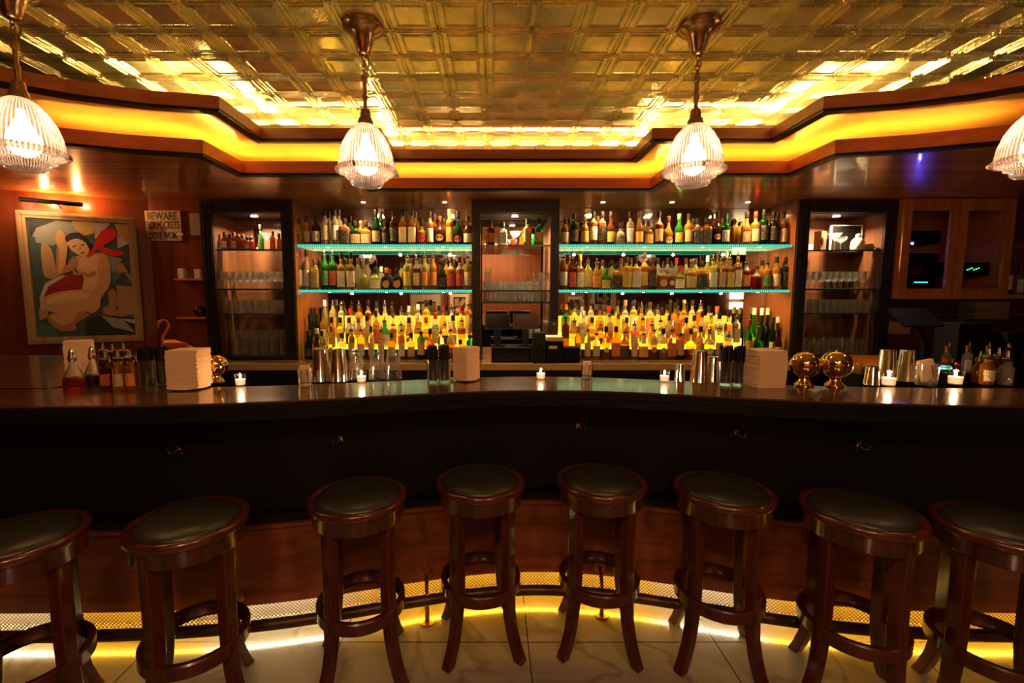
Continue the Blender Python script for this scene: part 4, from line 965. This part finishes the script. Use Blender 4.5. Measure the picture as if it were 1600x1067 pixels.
# picture light above the painting
pl = empty('picture_light', (-3.5, 3.72, 2.27), 'slim dark picture light above the gilt-framed painting', 'picture light')
P(MB().tube([(-3.70, 3.60, 2.275), (-3.36, 3.77, 2.265)], .018, 10), 'shade', M['matte_black'], pl, smooth=True)
P(MB().tube([(-3.52, 3.70, 2.275), (-3.54, 3.75, 2.26), (-3.56, 3.80, 2.24)], .006, 6), 'arm', M['brass'], pl, smooth=True)
for x, y in ((-3.60, 3.73), (-3.42, 3.82)): point('picture_bulb', (x, y-.02, 2.285), 4, (1, .42, .12), .012)
area('picture_fill', (-3.62, 3.50, 2.20), .25, 1.0, (1, .55, .25), (.95, 0, .46))  # extra fill added in front of the shade to brighten the canvas

def text(s, size, loc, m, parent, name='lettering', offs=.0, rz=0, sx=1):
    cu = bpy.data.curves.new('t', 'FONT'); cu.body = s; cu.size = size; cu.align_x = 'CENTER'; cu.offset = offs; cu.extrude = .0006
    o = bpy.data.objects.new('t', cu); C.objects.link(o); dg = bpy.context.evaluated_depsgraph_get()
    me = bpy.data.meshes.new_from_object(o.evaluated_get(dg)); bpy.data.objects.remove(o)
    me.materials.clear(); me.materials.append(m)
    xs_ = [v.co.x for v in me.vertices]; sx = sx/(max(xs_)-min(xs_)); q = bpy.data.objects.new(name, me); C.objects.link(q); q.parent = parent
    q.location = loc; q.rotation_euler = (PI/2, 0, rz); q.scale = (sx, 1, 1); return q
a = onY(223, 329, 4.06); b = onY(284, 376, 4.06); sw = b.x-a.x; sh_ = a.z-b.z
sg = empty('warning_sign', ((a.x+b.x)/2, 4.062, b.z), 'old cream sign with black lettering about pickpockets beside the painting', 'sign')
MB().box(-sw/2, sw/2, 0, .006, 0, sh_).build('board', M['sign'], sg)
MB().obox((-.05, .07, sh_/2), (.02, .13, .02)).build('bracket', M['wood_wall'], sg)
text('BEWARE', sh_*.36, (0, -.0008, sh_*.70), M['ink'], sg, offs=.0025, sx=sw*.80)
text('PICKPOCKETS', sh_*.36, (0, -.0008, sh_*.40), M['ink'], sg, offs=.002, sx=sw*.92)
text('and', sh_*.11, (0, -.0008, sh_*.31), M['red_ink'], sg, 'small_lettering', offs=.0006, sx=sw*.10)
text('LOOSE WOM', sh_*.32, (-sw*.04, -.0008, sh_*.06), M['ink'], sg, offs=.0022, sx=sw*.84)
o = MB().box(0, .06, 0, .004, 0, .022).build('price_card', M['white'], loc=(onY(275, 364, 4.05).x, 4.05, onY(275, 368, 4.05).z)); tag(o, 'small white card tucked over the corner of the old sign', 'card')
a = onY(290, 332, 4.0); b = onY(305, 366, 4.0)
pc = empty('postcard', ((a.x+b.x)/2, 4.06, b.z), 'small pale picture card hung between the old sign and the cabinet', 'card')
MB().box(-.045, .045, 0, .006, 0, .19).build('card', mat('faded_card', (.3, .27, .18), .6), pc); MB().tube([(-.03, .003, .19), (0, .01, .24), (.03, .003, .19)], .002, 5).build('hanger', M['bronze'], pc)
# niche shelves by the cabinet
for z, lab in ((1.675, 'short reddish wall shelf holding small bottles next to the cabinet'), (1.335, 'short reddish wall shelf below the other, holding a dark bowl')):
    o = MB().box(-2.80, -2.55, 3.98, 4.1, z-.016, z).build('wall_shelf', M['wood_door']); tag(o, lab, 'shelf')
for i, (x, h, c, nm, lab) in enumerate([(-2.76, .09, M['white'], 'card_box', 'white card box on the short wall shelf'), (-2.69, .08, M['glass_bright'], 'jar', 'clear jar on the short wall shelf'), (-2.615, .085, M['white'], 'carton', 'pale carton on the short wall shelf nearer the cabinet')]):
    if nm == 'jar': mb = MB().lathe([(0, 0), (.026, 0), (.028, .05), (.018, .06), (.02, .08), (0, .082)], 14)
    else: mb = MB().box(-.025, .025, -.02, .02, 0, h).box(-.02, .02, -.021, -.02, h*.3, h*.7)
    o = mb.build(nm, c, smooth=nm == 'jar', loc=(x, 4.035, 1.6755)); tag(o, lab, 'box' if nm != 'jar' else 'jar')
o = MB().box(-.12, .12, -.02, .02, 0, .10).box(-.11, .11, -.024, -.02, .01, .09).build('wine_rack_box', M['wood_wall'], loc=(-2.67, 4.078, 1.765)); tag(o, 'dark red box panel on the wall above the small jar', 'box')
o = MB().lathe([(0, 0), (.03, 0), (.05, .04), (.048, .07), (.03, .09), (0, .1)], 16).build('bowl', M['plastic'], smooth=True, loc=(-2.62, 4.03, 1.3355)); tag(o, 'dark round pot on the lower short wall shelf', 'pot')

# flamingo figurine
fb = onY(276, 545, 3.85)
fl = empty('flamingo_figurine', (fb.x, 3.85, CT+.0005), 'amber glass flamingo figurine behind the bar near the painting', 'figurine')
amb = mat('amber_glass', (.85, .22, .04), .08, trans=.35, coat=1, ior=1.4); 
k = fb.x
bd = MB(); bd.tube(catmull([(-.12, 0, .16), (-.09, 0, .15), (0, 0, .14), (.09, 0, .13), (.16, 0, .125)], 5), [.012, .025, .034, .041, .047, .05, .052, .054, .055, .054, .052, .048, .044, .038, .032, .026, .02, .015, .010, .006, .003], 14)
bd.build('body', amb, fl, smooth=True, auto=80)
nk = MB(); path = catmull([(-.105, 0, .17), (-.115, 0, .21), (-.08, 0, .27), (-.055, 0, .32), (-.075, 0, .36), (-.11, 0, .362), (-.13, 0, .34)], 5); nk.tube(path, [.016-.008*min(1, i/18) for i in range(len(path))], 10)
nk.build('neck', amb, fl, smooth=True, auto=80)
hd = MB(); hd.tube([(-.115, 0, .362), (-.13, 0, .350), (-.145, 0, .330), (-.147, 0, .305), (-.138, 0, .29)], [.010, .016, .013, .008, .003], 10); hd.build('head', amb, fl, smooth=True, auto=80)
wg = MB()
for r_ in range(4):
    for q in range(5): wg.obox((-.03+.035*q+.01*r_, -.045, .165-.018*r_), (.04, .012, .015), 0, 0, 0, .25)
wg.build('wing_feathers', amb, fl)
MB().lathe([(0, 0), (.06, 0), (.06, .01), (.015, .02), (.012, .09), (0, .1)], 16).build('base', amb, fl, smooth=True)

# ------------------------------------------------------------------ THINGS ON THE BAR TOP
BT = BZ+.0006
def napkins(px, py, w, d, h, rz, label, plate=True, layers=26, tilt=0):
    p = onZ(px, py, BT); r = empty('napkin_stack', (p.x, p.y, BT), label, 'napkins'); r.rotation_euler = (0, 0, rz)
    R = random.Random(px); mb = MB(); z0 = .008 if plate else 0
    for i in range(layers):
        z = z0+h*i/layers; j = R.uniform(-.0015, .0015); bow = .006*math.sin(i/layers*PI)
        mb.obox((j+bow*tilt, j, z+h/layers/2), (w, d, h/layers*.86), R.uniform(-.03, .03))
    mb.build('napkin_pile', M['paper'], r)
    if plate: MB().lathe([(0, 0), (w*.5, 0), (w*.62, .006), (w*.6, .0075), (0, .0075)], 28).build('plate', M['white'], r, smooth=True)
    return r
napkins(298, 606, .125, .125, .165, .12, 'pale napkin stack on a white plate beside the brass globe', True, 44)
napkins(729, 594, .085, .10, .155, -.62, 'angled napkin stack on the bar beside the lime wedge and straws', True, 24)
napkins(1191, 602, .125, .125, .165, .06, 'tall layered napkin stack beside the two polished globes', False, 28, 1)
napkins(128, 592, .10, .10, .19, .6, 'pale napkin block behind the dash bottles at the painting end', False, 44)

def straws(px, py, n, label, gh=.115, sr=.033, sh=.20):
    p = onZ(px, py, BT); r = empty('straw_glass', (p.x, p.y, BT), label, 'straw glass', 'glasses of black straws'); R = random.Random(px)
    MB().lathe([(0, 0), (sr-.002, 0), (sr, .004), (sr+.002, gh), (sr, gh), (sr-.002, .012), (0, .012)], 24).build('glass', M['glass_bright'], r, smooth=True, auto=35)
    mb = MB()
    for i in range(n):
        a = R.uniform(0, 2*PI); rr = (sr-.006)*math.sqrt(R.random()); x, y = rr*math.cos(a), rr*math.sin(a)
        mb.tube([(x, y, .014), (x*1.08, y*1.08, sh+R.uniform(-.012, .004))], .0033, 6)
    o = mb.build('straws', M['straw'], r); o['kind'] = 'stuff'; return r
straws(677, 597, 46, 'glass packed with black straws beside the upturned pint glasses', .108, .028, .175)
straws(695, 597, 46, 'glass packed with black straws touching the angled napkin stack', .108, .028, .175)
straws(1132, 601, 46, 'glass packed with black straws beside the steel shaker tins', .11, .032, .18)
straws(1153, 602, 46, 'glass packed with black straws touching the tall layered napkin stack', .11, .028, .178)
straws(232, 606, 60, 'glass packed with black straws next to the dash bottles', .125, .033, .18)
straws(257, 602, 60, 'glass packed with black straws next to the napkin plate', .115, .030, .175)

def tin(px, py, H, r0, r1, label, name='shaker_tin', up=True):
    p = onZ(px, py, BT)
    prof = [(0, H), (r0*.9, H), (r0, H-.004), (r1, .004), (r1+.0015, .002), (r1+.001, 0), (r1-.003, 0), (0, .01)] if not up else [(0, 0), (r0, 0), (r0, .004), (r1, H-.003), (r1+.0015, H-.002), (r1, H), (r1-.002, H), (r0-.002, .01), (0, .01)]
    o = MB().lathe(prof, 32).build(name, M['steel'], smooth=True, auto=40, loc=(p.x, p.y, BT)); tag(o, label, 'shaker'); return o
tin(503, 595, .155, .032, .043, 'polished shaker tin upturned beside the card glass', up=False)
tin(530, 595, .155, .032, .043, 'polished shaker tin upturned beside the pint glasses', up=False)
tin(1092, 597, .15, .030, .039, 'polished shaker tin upturned next to the jigger', up=False)
tin(1112, 596, .12, .028, .034, 'shorter polished tin standing against the black straws', up=False)
tin(1062, 596, .085, .019, .024, 'small steel jigger between the candle and the shaker tin', 'jigger', False)
tin(1361, 601, .085, .024, .030, 'small steel cup beside the candle by the globes', 'steel_cup', False)
tin(1384, 594, .15, .030, .040, 'tall upturned tin directly behind the candle near the globes', up=False)
tin(1415, 595, .15, .030, .040, 'tall upturned tin beside the glass of cards at the stereo end', up=False)
for px, lab in ((557, 'upturned pint glass behind the candle beside the shaker tins'), (589, 'upturned pint glass, the middle one of the three'), (615, 'upturned pint glass, the one of the three nearest the straws')):
    p = onZ(px, 592, BT); put_glass('pint_glass', (p.x, p.y, BT), lab, None)

def candle(px, py, label, s=1.0):
    p = onZ(px, py, BT); r = empty('candle', (p.x, p.y, BT), label, 'candle', 'tea candles along the bar')
    MB().lathe([(0, 0), (.020*s, 0), (.021*s, .003), (.025*s, .052*s), (.0235*s, .052*s), (.0195*s, .004), (0, .004)], 20).build('glass_cup', M['glass'], r, smooth=True)
    MB().lathe([(0, .005), (.019*s, .005), (.021*s, .028*s), (0, .027*s)], 18).build('wax', M['wax'], r, smooth=True)
    MB().lathe([(0, .029*s), (.003*s, .032*s), (.0045*s, .038*s), (.002*s, .048*s), (0, .056*s)], 10).build('flame', M['flame'], r, smooth=True)
    point('candle_light', (p.x, p.y, BT+.06), .35, (1, .5, .22), .01)
for px, py, lab in ((376, 602, 'lit candle in glass between the brass globe lamp and card glass'), (565, 597, 'lit candle in glass in front of the upturned pint glasses'), (845, 592, 'lit candle in glass alone in front of the till'),
                    (1038, 596, 'lit candle in glass beside the small jigger'), (1388, 602, 'lit candle in glass beside the small steel cup'), (1492, 600, 'larger lit candle glass near the stereo end of the bar')):
    candle(px, py, lab, 1.25 if px > 1300 else 1.0)
candle(266, 590, 'lit candle hidden behind the napkin stack near the flamingo', .9)

def cards(px, py, label, rz=0, s=1.0, tilt=0):
    p = onZ(px, py, BT); r = empty('card_glass', (p.x, p.y, BT), label, 'card holder'); r.rotation_euler = (0, 0, rz)
    MB().lathe([(0, 0), (.029*s, 0), (.030*s, .004), (.033*s, .075*s), (.031*s, .075*s), (.028*s, .012), (0, .012)], 22).build('glass', M['glass_bright'], r, smooth=True, auto=35)
    MB().obox((0, 0, .052*s), (.042*s, .018, .075*s), 0, 0, 0, tilt).build('cards', M['paper'], r)
    MB().obox((.012*s, -.0095, .055*s), (.003, .0006, .035*s), 0, 0, 0, tilt).build('print', M['ink'], r)
cards(477, 601, 'short glass holding pale cards beside the shaker tins', .15)
cards(917, 589, 'short glass holding pale cards in front of the till boxes', 0, .9)
cards(1446, 601, 'tumbler of tilted pale cards between the tins and the last candle', -.2, 1.3, -.25)

def globe(px, py, r0, label, z=BT, Y=None):
    p = onZ(px, py, BT) if Y is None else onY(px, py, Y); r = empty('polished_globe', (p.x, p.y, p.z if Y else BT), label, 'globe')
    MB().lathe([(0, 0), (r0*.62, 0), (r0*.64, .006), (r0*.5, .016), (r0*.34, .026), (r0*.3, .034), (r0*.36, .038), (0, .04)], 28).build('foot', M['gold'], r, smooth=True)
    pr = [(math.sin(t)*r0, .036+r0-math.cos(t)*r0) for t in [PI*i/18 for i in range(19)]]
    MB().lathe(pr, 36).build('sphere', M['gold'], r, smooth=True)
    MB().lathe([(r0*1.002, .036+r0-.002), (r0*1.02, .036+r0), (r0*1.002, .036+r0+.002)], 36).build('seam_band', M['gold'], r, smooth=True)
globe(1256, 603, .060, 'polished gold globe on a foot next to the tall napkin stack')
globe(1304, 604, .063, 'polished gold globe on a foot, on the candle side of its twin')
globe(340, 598, .048, 'polished brass globe beside the pale napkin plate')
lw_ = onZ(708, 594, BT); o = MB().lathe([(0, 0), (.01, .002), (.014, .008), (.01, .014), (0, .016)], 12).build('lime_wedge', M['lime'], smooth=True, loc=(lw_.x, lw_.y-.01, BT)); tag(o, 'small lime wedge on the bar beside the angled napkin stack', 'lime')

# cruets and dash bottles at the painting end
def cruet(px, py, label, col):
    p = onZ(px, py, BT); r = empty('cruet', (p.x, p.y, BT), label, 'cruet')
    MB().lathe([(0, 0), (.038, 0), (.04, .01), (.038, .045), (.0375, .046), (.022, .085), (.012, .105), (.012, .125), (0, .125)], 22, mz=(.046, 1)).build('bottle', [bottle_glass(col[0], col[1]), M['glass_bright']], r, smooth=True)
    MB().lathe([(.014, .118), (.016, .125), (.016, .14), (.012, .15), (.013, .158), (.006, .175), (0, .178)], 14).build('stopper', M['steel'], r, smooth=True)
cruet(117, 606, 'squat cruet of red liquid nearest the bar edge by the painting', ('cruet_red', (.6, .02, .02)))
cruet(148, 601, 'squat cruet of dark liquid beside the red one', ('cruet_dark', (.12, .03, .01)))
dash = [(168, 607, .14, 'brown', 'red', 'dash bottle with a red label beside the cruets'), (188, 609, .15, 'amber', 'tan', 'dash bottle with a tan label in front of the others'), (207, 608, .15, 'amber', 'orange', 'dash bottle with an orange label beside the straws'), (218, 604, .13, 'brown', 'cream', 'dash bottle with a cream label touching the straw glass'),
        (165, 595, .16, 'brown', 'black', 'dark dash bottle behind the cruets'), (180, 597, .16, 'brown', None, 'plain brown dash bottle in the back row by the napkin block'), (197, 597, .165, 'brown', 'yellow', 'dash bottle with a yellow label in the back row')]
for px, py, h, col, lab, lb in dash:
    p = onZ(px, py, BT); key = bottle_proto('straight', col, h, 'pourer', lab, .9, .62, False); b = copy_tree(key); b.location = (p.x, p.y, BT); tag(b, lb, 'bottle', 'dash bottles at the painting end')
for i, (px, py, h, col, lab, lb) in enumerate([(1540, 600, .14, 'amber', 'cream', 'amber dash bottle at the far stereo end of the bar'), (1556, 598, .14, 'brown', 'red', 'brown dash bottle with red label at the stereo end'), (1570, 601, .13, 'clear', None, 'clear dash bottle at the stereo end of the bar'), (1528, 597, .12, 'brown', None, 'plain small dash bottle next to the last candle')]):
    p = onZ(px, py, BT); key = bottle_proto('straight', col, h, 'pourer', lab, .9, .7, False); b = copy_tree(key); b.location = (p.x, p.y, BT); tag(b, lb, 'bottle', 'dash bottles at the stereo end')
# strainers and bar tools lying on the mat behind the bar
def strainer(px, py, rz, label):
    p = onZ(px, py, 1.04); Y = barf(p.x)+.40; p = onY(px, py, Y); z0 = .8756
    r = empty('strainer', (p.x, Y, z0), label, 'bar tool'); r.rotation_euler = (0, 0, rz)
    MB().lathe([(0, 0), (.03, 0), (.032, .17), (.030, .17), (.028, .01), (0, .01)], 18).build('tin', M['steel'], r, smooth=True)
    MB().tube([(.038*math.cos(t), .038*math.sin(t), .173) for t in [2*PI*i/20 for i in range(20)]], .003, 6, closed=True).build('coil', M['steel'], r, smooth=True)
    MB().obox((.07, 0, .178), (.08, .014, .003)).build('handle', M['steel'], r)
strainer(405, 592, .3, 'steel strainer on a tin behind the bar by the lone candle'); strainer(450, 592, -.3, 'steel strainer on a tin behind the bar by the card glass'); strainer(975, 586, 2.6, 'steel strainer on a tin behind the bar beside the jigger candle')
# bar mat strip behind the top
mt = MB().strip([(x, y+.02) for x, y in back[22:66]], [(x, y+.09) for x, y in back[22:66]], BZ-.055, BZ-.045).build('bar_mat', M['plastic']); tag(mt, 'long black rubber mat along the working side of the bar', 'mat')

# ------------------------------------------------------------------ TILL
def box_thing(name, px0, py0, px1, py1, Y, depth, m, label, cat, z0=None):
    a = onY(px0, py0, Y); b = onY(px1, py1, Y); zb = b.z if z0 is None else z0
    o = MB().box(-(b.x-a.x)/2, (b.x-a.x)/2, 0, depth, 0, a.z-zb).build(name, m, loc=((a.x+b.x)/2, Y, zb)); bevel(o, .004); tag(o, label, cat); return o
dr = box_thing('cash_drawer', 768, 543, 830, 563, 3.86, .3, M['matte_black'], 'black cash drawer on the back counter under the two screens', 'cash drawer', CT+.0005)
MB().box(-.15, .15, -.004, 0, .012, .09).build('drawer_front', M['plastic'], dr); MB().lathe([(0, 0), (.009, 0), (.009, .004), (0, .004)], 14).build('lock', M['steel'], dr, loc=(0, -.005, .045)).rotation_euler = (PI/2, 0, 0)
def monitor(px0, px1, py0, py1, label, rz=0):
    Y = 3.98; a = onY(px0, py0, Y); b = onY(px1, py1, Y); cx = (a.x+b.x)/2; base = dr.location.z+max(v.co.z for v in dr.data.vertices)+.001
    r = empty('till_screen', (cx, Y-.02, base), label, 'monitor'); w_ = (b.x-a.x)/2; r.rotation_euler = (0, 0, rz)
    zc = (a.z+b.z)/2-base; h = (a.z-b.z)
    MB().obox((0, 0, zc), (2*w_, .03, h), 0, 0, -.12).build('screen', M['plastic'], r)
    MB().obox((0, -.0165, zc), (2*w_-.02, .001, h-.02), 0, 0, -.12).build('glass_panel', mat('screen_black', (.004, .004, .005), .15), r)
    MB().box(-.03, .03, .0, .03, .012, zc).build('stand', M['plastic'], r); MB().box(-.06, .06, -.04, .06, 0, .012).build('foot', M['plastic'], r)
monitor(758, 797, 490, 514, 'black till screen on the drawer, on the painting side', .1)
monitor(801, 841, 490, 514, 'black till screen on the drawer, on the stereo side', -.06)
bx1 = box_thing('black_box', 854, 533, 880, 568, 3.82, .16, M['matte_black'], 'black printer box beside the cash drawer with paper on top', 'printer', CT+.0005)
MB().box(-.05, .02, -.001, 0, .12, .145).build('sticker', M['white'], bx1)
MB().obox((0, .08, bx1.dimensions.z+.02), (.14, .11, .035), .05, 0, .08).build('paper_slip', M['paper'], bx1)
box_thing('black_box', 882, 543, 906, 568, 3.83, .15, M['matte_black'], 'plain black box between the printer and the first bottles', 'box', CT+.0005)
pr_ = box_thing('receipt_printer', 833, 520, 852, 566, 3.79, .13, M['plastic'], 'black machine with chrome details standing beside the cash drawer', 'coffee machine', CT+.0005)
for k in range(3): MB().obox((-.02+.025*k, -.012, .12+.03*(k % 2)), (.012, .02, .03), .4).build('lever', M['steel'], pr_)
o = MB().obox((0, 0, .06), (.09, .02, .12)).obox((0, -.012, .07), (.03, .006, .05)).build('wall_socket', mat('grey_plastic', (.3, .28, .24), .5), loc=(.36, 4.37, 1.11)); tag(o, 'grey socket box on the back of the middle cabinet', 'socket')

# ------------------------------------------------------------------ STEREO CABINET SIDE
a = onY(1408, 306, 3.95); b = onY(1545, 465, 3.95)
sc_ = empty('stereo_cabinet', (4.0, 4.1, 1.49), 'wooden wall cabinet with two dark glass doors holding lit stereo units', 'cabinet')
x0, x1, z0, z1 = 3.555, 4.52, 1.495, 2.353
P(MB().box(x0, x1, 3.97, 4.44, z0, z0+.02).box(x0, x1, 3.97, 4.44, z1-.02, z1).box(x0, x0+.02, 3.97, 4.44, z0+.02, z1-.02).box(x1-.02, x1, 3.97, 4.44, z0+.02, z1-.02).box(x0+.02, x1-.02, 4.42, 4.44, z0+.02, z1-.02), 'body', M['wood_door'], sc_)
def door(xa, xb, hinge):
    f = MB(); s = .07
    f.box(xa, xa+s, 3.945, 3.968, z0, z1).box(xb-s, xb, 3.945, 3.968, z0, z1).box(xa+s, xb-s, 3.945, 3.968, z0, z0+s+.02).box(xa+s, xb-s, 3.945, 3.968, z1-s-.03, z1)
    d = P(f, 'door', M['wood_door'], sc_)
    p_ = MB().box(xa+s, xb-s, 3.953, 3.957, z0+s+.02, z1-s-.03).build('pane', M['smoke'], d); p_.matrix_parent_inverse = d.matrix_parent_inverse
xm = (x0+x1)/2
door(x0+.002, xm-.003, 0); door(xm+.003, x1-.002, 1)
for i, (zz, lab) in enumerate(((1.60, 'black stereo unit, lowest in the cabinet'), (1.80, 'black stereo unit above the lowest one'), (2.0, 'black stereo unit with a bright blue lamp'))):
    o = MB().box(-.2, .2, 0, .25, 0, .10).build('stereo_unit', M['matte_black'], loc=(3.80, 4.06, zz)); tag(o, lab, 'stereo')
    MB().box(-.21, .21, .01, .27, -.012, -.0005).build('shelf', M['matte_black'], o)
    if i == 2: MB().lathe([(0, 0), (.009, .0), (.009, .004), (0, .004)], 10).build('lamp', M['violet'], o, loc=(-.05, -.001, -.014)).rotation_euler = (PI/2, 0, 0)
    if i == 0:
        q = MB()
        for k in range(7): q.box(.0+.018*k, .012+.018*k, -.002, 0, .04, .048)
        q.build('display', M['blue'], o)
o = MB().box(-.18, .18, 0, .25, 0, .10).build('stereo_unit', M['matte_black'], loc=(4.28, 4.06, 1.72)); tag(o, 'black amplifier with green level lights behind the far door', 'stereo')
q = MB()
for k in range(6): q.box(-.02+.02*k, -.008+.02*k, -.002, 0, .03+.008*(k % 3), .038+.008*(k % 3))
q.build('display', M['green_led'], o)
MB().box(-.2, .2, .01, .27, -.012, -.0005).build('shelf', M['matte_black'], o)
# shelf of bottles beyond the stereo cabinet
sf = MB().box(4.55, 5.9, 4.0, 4.4, 1.50, 1.53).build('wall_shelf', M['counter_edge']); tag(sf, 'pale-edged wall shelf of bottles beyond the stereo cabinet', 'shelf')
R = random.Random(3)
for i in range(9):
    put_bottle((4.62+.085*i, 4.1+.02*(i % 2), 1.5305), R.choice(['straight', 'slim', 'tall']), R.choice(['amber', 'clear', 'brown', 'yellow']), R.choice([.28, .3, .32]), R.choice(['black', 'gold', 'dark']), R.choice(['cream', 'white', None]), .8, .95, False, '%s on wall shelf beyond the stereo' % ordinal(i), 'bottles beyond the stereo cabinet')
# lower black shelf and things
sf = MB().box(3.95, 5.9, 3.75, 4.40, 1.300, 1.325).build('wall_shelf', M['wood_dark']); tag(sf, 'long dark wall shelf under the stereo cabinet', 'shelf')
tk = empty('glass_tank', (4.22, 3.85, 1.326), 'small glass tank with green plants on the dark wall shelf', 'glass tank')
MB().box(-.14, .14, -.07, -.066, 0, .14).box(-.14, .14, .066, .07, 0, .14).box(-.14, -.136, -.066, .066, 0, .14).box(.136, .14, -.066, .066, 0, .14).box(-.136, .136, -.066, .066, 0, .006).build('tank', M['glass_bright'], tk)
pm = MB(); R = random.Random(5)
for k in range(40):
    x, y = R.uniform(-.12, .12), R.uniform(-.05, .05); pm.obox((x, y, R.uniform(.02, .11)), (.03, .004, .02), R.uniform(0, 3), 0, R.uniform(-1, 1))
o = pm.build('plants', mat('tank_leaf', (.08, .16, .03), .5), tk); o['kind'] = 'stuff'
# tilted order screen on a stand
a = onY(1425, 500, 3.5)
r = empty('order_screen', (3.42, 3.52, .951), 'dark tilted screen on a stand behind the bar below the stereo cabinet', 'monitor')
MB().obox((-.12, -.03, .40), (.30, .02, .2), .0, 0, -.9).build('screen', M['matte_black'], r); MB().tube([(0, 0, .005), (0, 0, .2), (-.10, 0, .38)], .02, 10).build('stand', M['matte_black'], r); MB().box(-.05, .05, -.05, .08, 0, .012).build('pedestal', M['matte_black'], r)
# brass trough
tg = empty('ice_trough', (3.08, 3.55, CT-.03), 'open brass trough at the stereo end behind the globes', 'trough')
MB().box(-.25, .25, .15, .165, 0, .11).box(-.25, .25, -.16, -.145, 0, .06).box(-.25, -.238, -.145, .15, 0, .08).box(.238, .25, -.145, .15, 0, .08).box(-.238, .238, -.145, .15, 0, .01).build('basin', mat('satin_brass', (.75, .5, .15), .28, 1), tg)
MB().box(-.24, .24, -.14, .14, -CT+.031, -.0005).build('cabinet', M['matte_black'], tg)
# machines and dark clutter at the stereo end of the counter
blk = [('speaker_box', 1500, 505, 1548, 545, 3.52, 'big black equipment box under the dark wall shelf', 'equipment'), ('register', 1576, 520, 1598, 560, 3.42, 'black register at the far stereo end of the bar', 'register')]
sd = MB().box(3.35, 5.9, 3.25, 3.74, 0, .95).build('side_counter', M['black']); tag(sd, 'black side counter below the stereo cabinet', 'counter')
for nm, p0, q0, p1, q1, Y, lab, cat in blk: box_thing(nm, p0, q0, p1, q1, Y, .2, M['matte_black'], lab, cat, .9505)
o = MB().box(-.07, .07, 0, .05, 0, .07).build('display_unit', M['plastic'], loc=(onY(1483, 548, 3.3).x, 3.32, .9505)); tag(o, 'small unit with a bright blue display behind the last candle', 'display')
MB().box(-.055, .055, -.002, 0, .022, .036).box(-.03, .045, -.002, 0, .042, .05).build('display', M['blue'], o)
o = MB().lathe([(0, 0), (.02, 0), (.022, .05), (.01, .06), (0, .07)], 12).build('red_cap_bottle', [M['red_ink']], smooth=True, loc=(onY(1510, 550, 3.3).x, 3.36, .9505)); tag(o, 'small bright red bottle next to the blue display', 'bottle')
R = random.Random(9)
for i in range(8):
    px = 1428+i*14; p = Vector((3.38+.075*i, 0, 0))
    b = copy_tree(bottle_proto('slim', R.choice(['brown', 'green', 'clear', 'amber']), .2, R.choice(['pourer', 'gold']), R.choice(['cream', None]), .8, .9, False)); b.location = (p.x, 3.30+.06*(i % 2), .9505); tag(b, 'small back bottle on the black side counter, %s from the globes' % ordinal(i), 'bottle', 'bottles on the side counter')
wp = MB().box(-.25, .25, 0, .01, 0, .12).build('notice_card', M['tan_card'], loc=(3.9, 4.43, 1.15)); tag(wp, 'dim tan strip on the wall under the dark shelf', 'card')

# ------------------------------------------------------------------ REAR WALL PICTURES (seen in the mirror)
def wall_picture(x0, x1, z0, z1, label, motif, fm='frame_wood'):
    r = empty('framed_picture', ((x0+x1)/2, YB+.001, z0), label, 'picture'); w_, h = (x1-x0)/2, z1-z0
    MB().box(-w_, w_, 0, .03, 0, .04).box(-w_, w_, 0, .03, h-.04, h).box(-w_, -w_+.04, 0, .03, .04, h-.04).box(w_-.04, w_, 0, .03, .04, h-.04).build('frame', M[fm], r)
    MB().box(-w_+.04, w_-.04, 0, .012, .04, h-.04).build('mount', M['mount'], r)
    mb = MB().box(-w_*.55, w_*.55, .0121, .014, h*.25, h*.75, 0)
    for k, (cx, cz, s) in enumerate(motif): mb.obox((w_*cx, .0142, h*cz), (w_*s, .0008, h*s), 0, 1, 0, k*.7)
    mb.build('print', [mat('print_dark', (.05, .035, .03), .6), mat('print_light', (.45, .36, .28), .6)], r)
wall_picture(-1.95, -1.15, .75, 1.65, 'tall framed print with pale mount reflected beside the till cabinet', [(-.1, .45, .4), (.2, .6, .3)])
wall_picture(-1.02, -.50, 1.15, 1.66, 'framed print of two pale figures reflected in the mirror', [(-.25, .5, .35), (.25, .5, .35)])
wall_picture(1.75, 2.2, 1.1, 1.6, 'yellowish framed print reflected beside the till cabinet on the stereo side', [(.1, .5, .5)])
wall_picture(2.3, 2.98, 1.2, 1.85, 'dark framed abstract print reflected above the stereo-side bottles', [(-.2, .55, .4), (.2, .4, .3), (0, .6, .3)])
sc2 = empty('wall_lantern', (5.8, YB+.001, 1.25), 'pair of glowing square wall lights reflected in the mirror', 'wall lamp')
MB().box(-.14, .14, 0, .08, .24, .46).build('lamp_shade', glow('lantern_glow', (1, .75, .45), 6), sc2); MB().box(-.14, .14, 0, .08, 0, .16).build('lamp_shade', glow('lantern_glow', (1, .7, .4), 4), sc2)
area('rear_wash', (0, -1.2, 2.6), 1.2, 30, (1, .5, .2), (-.9, 0, 0))
print('bottles', COUNT[0], 'objects', len(C.objects), 'script ok')
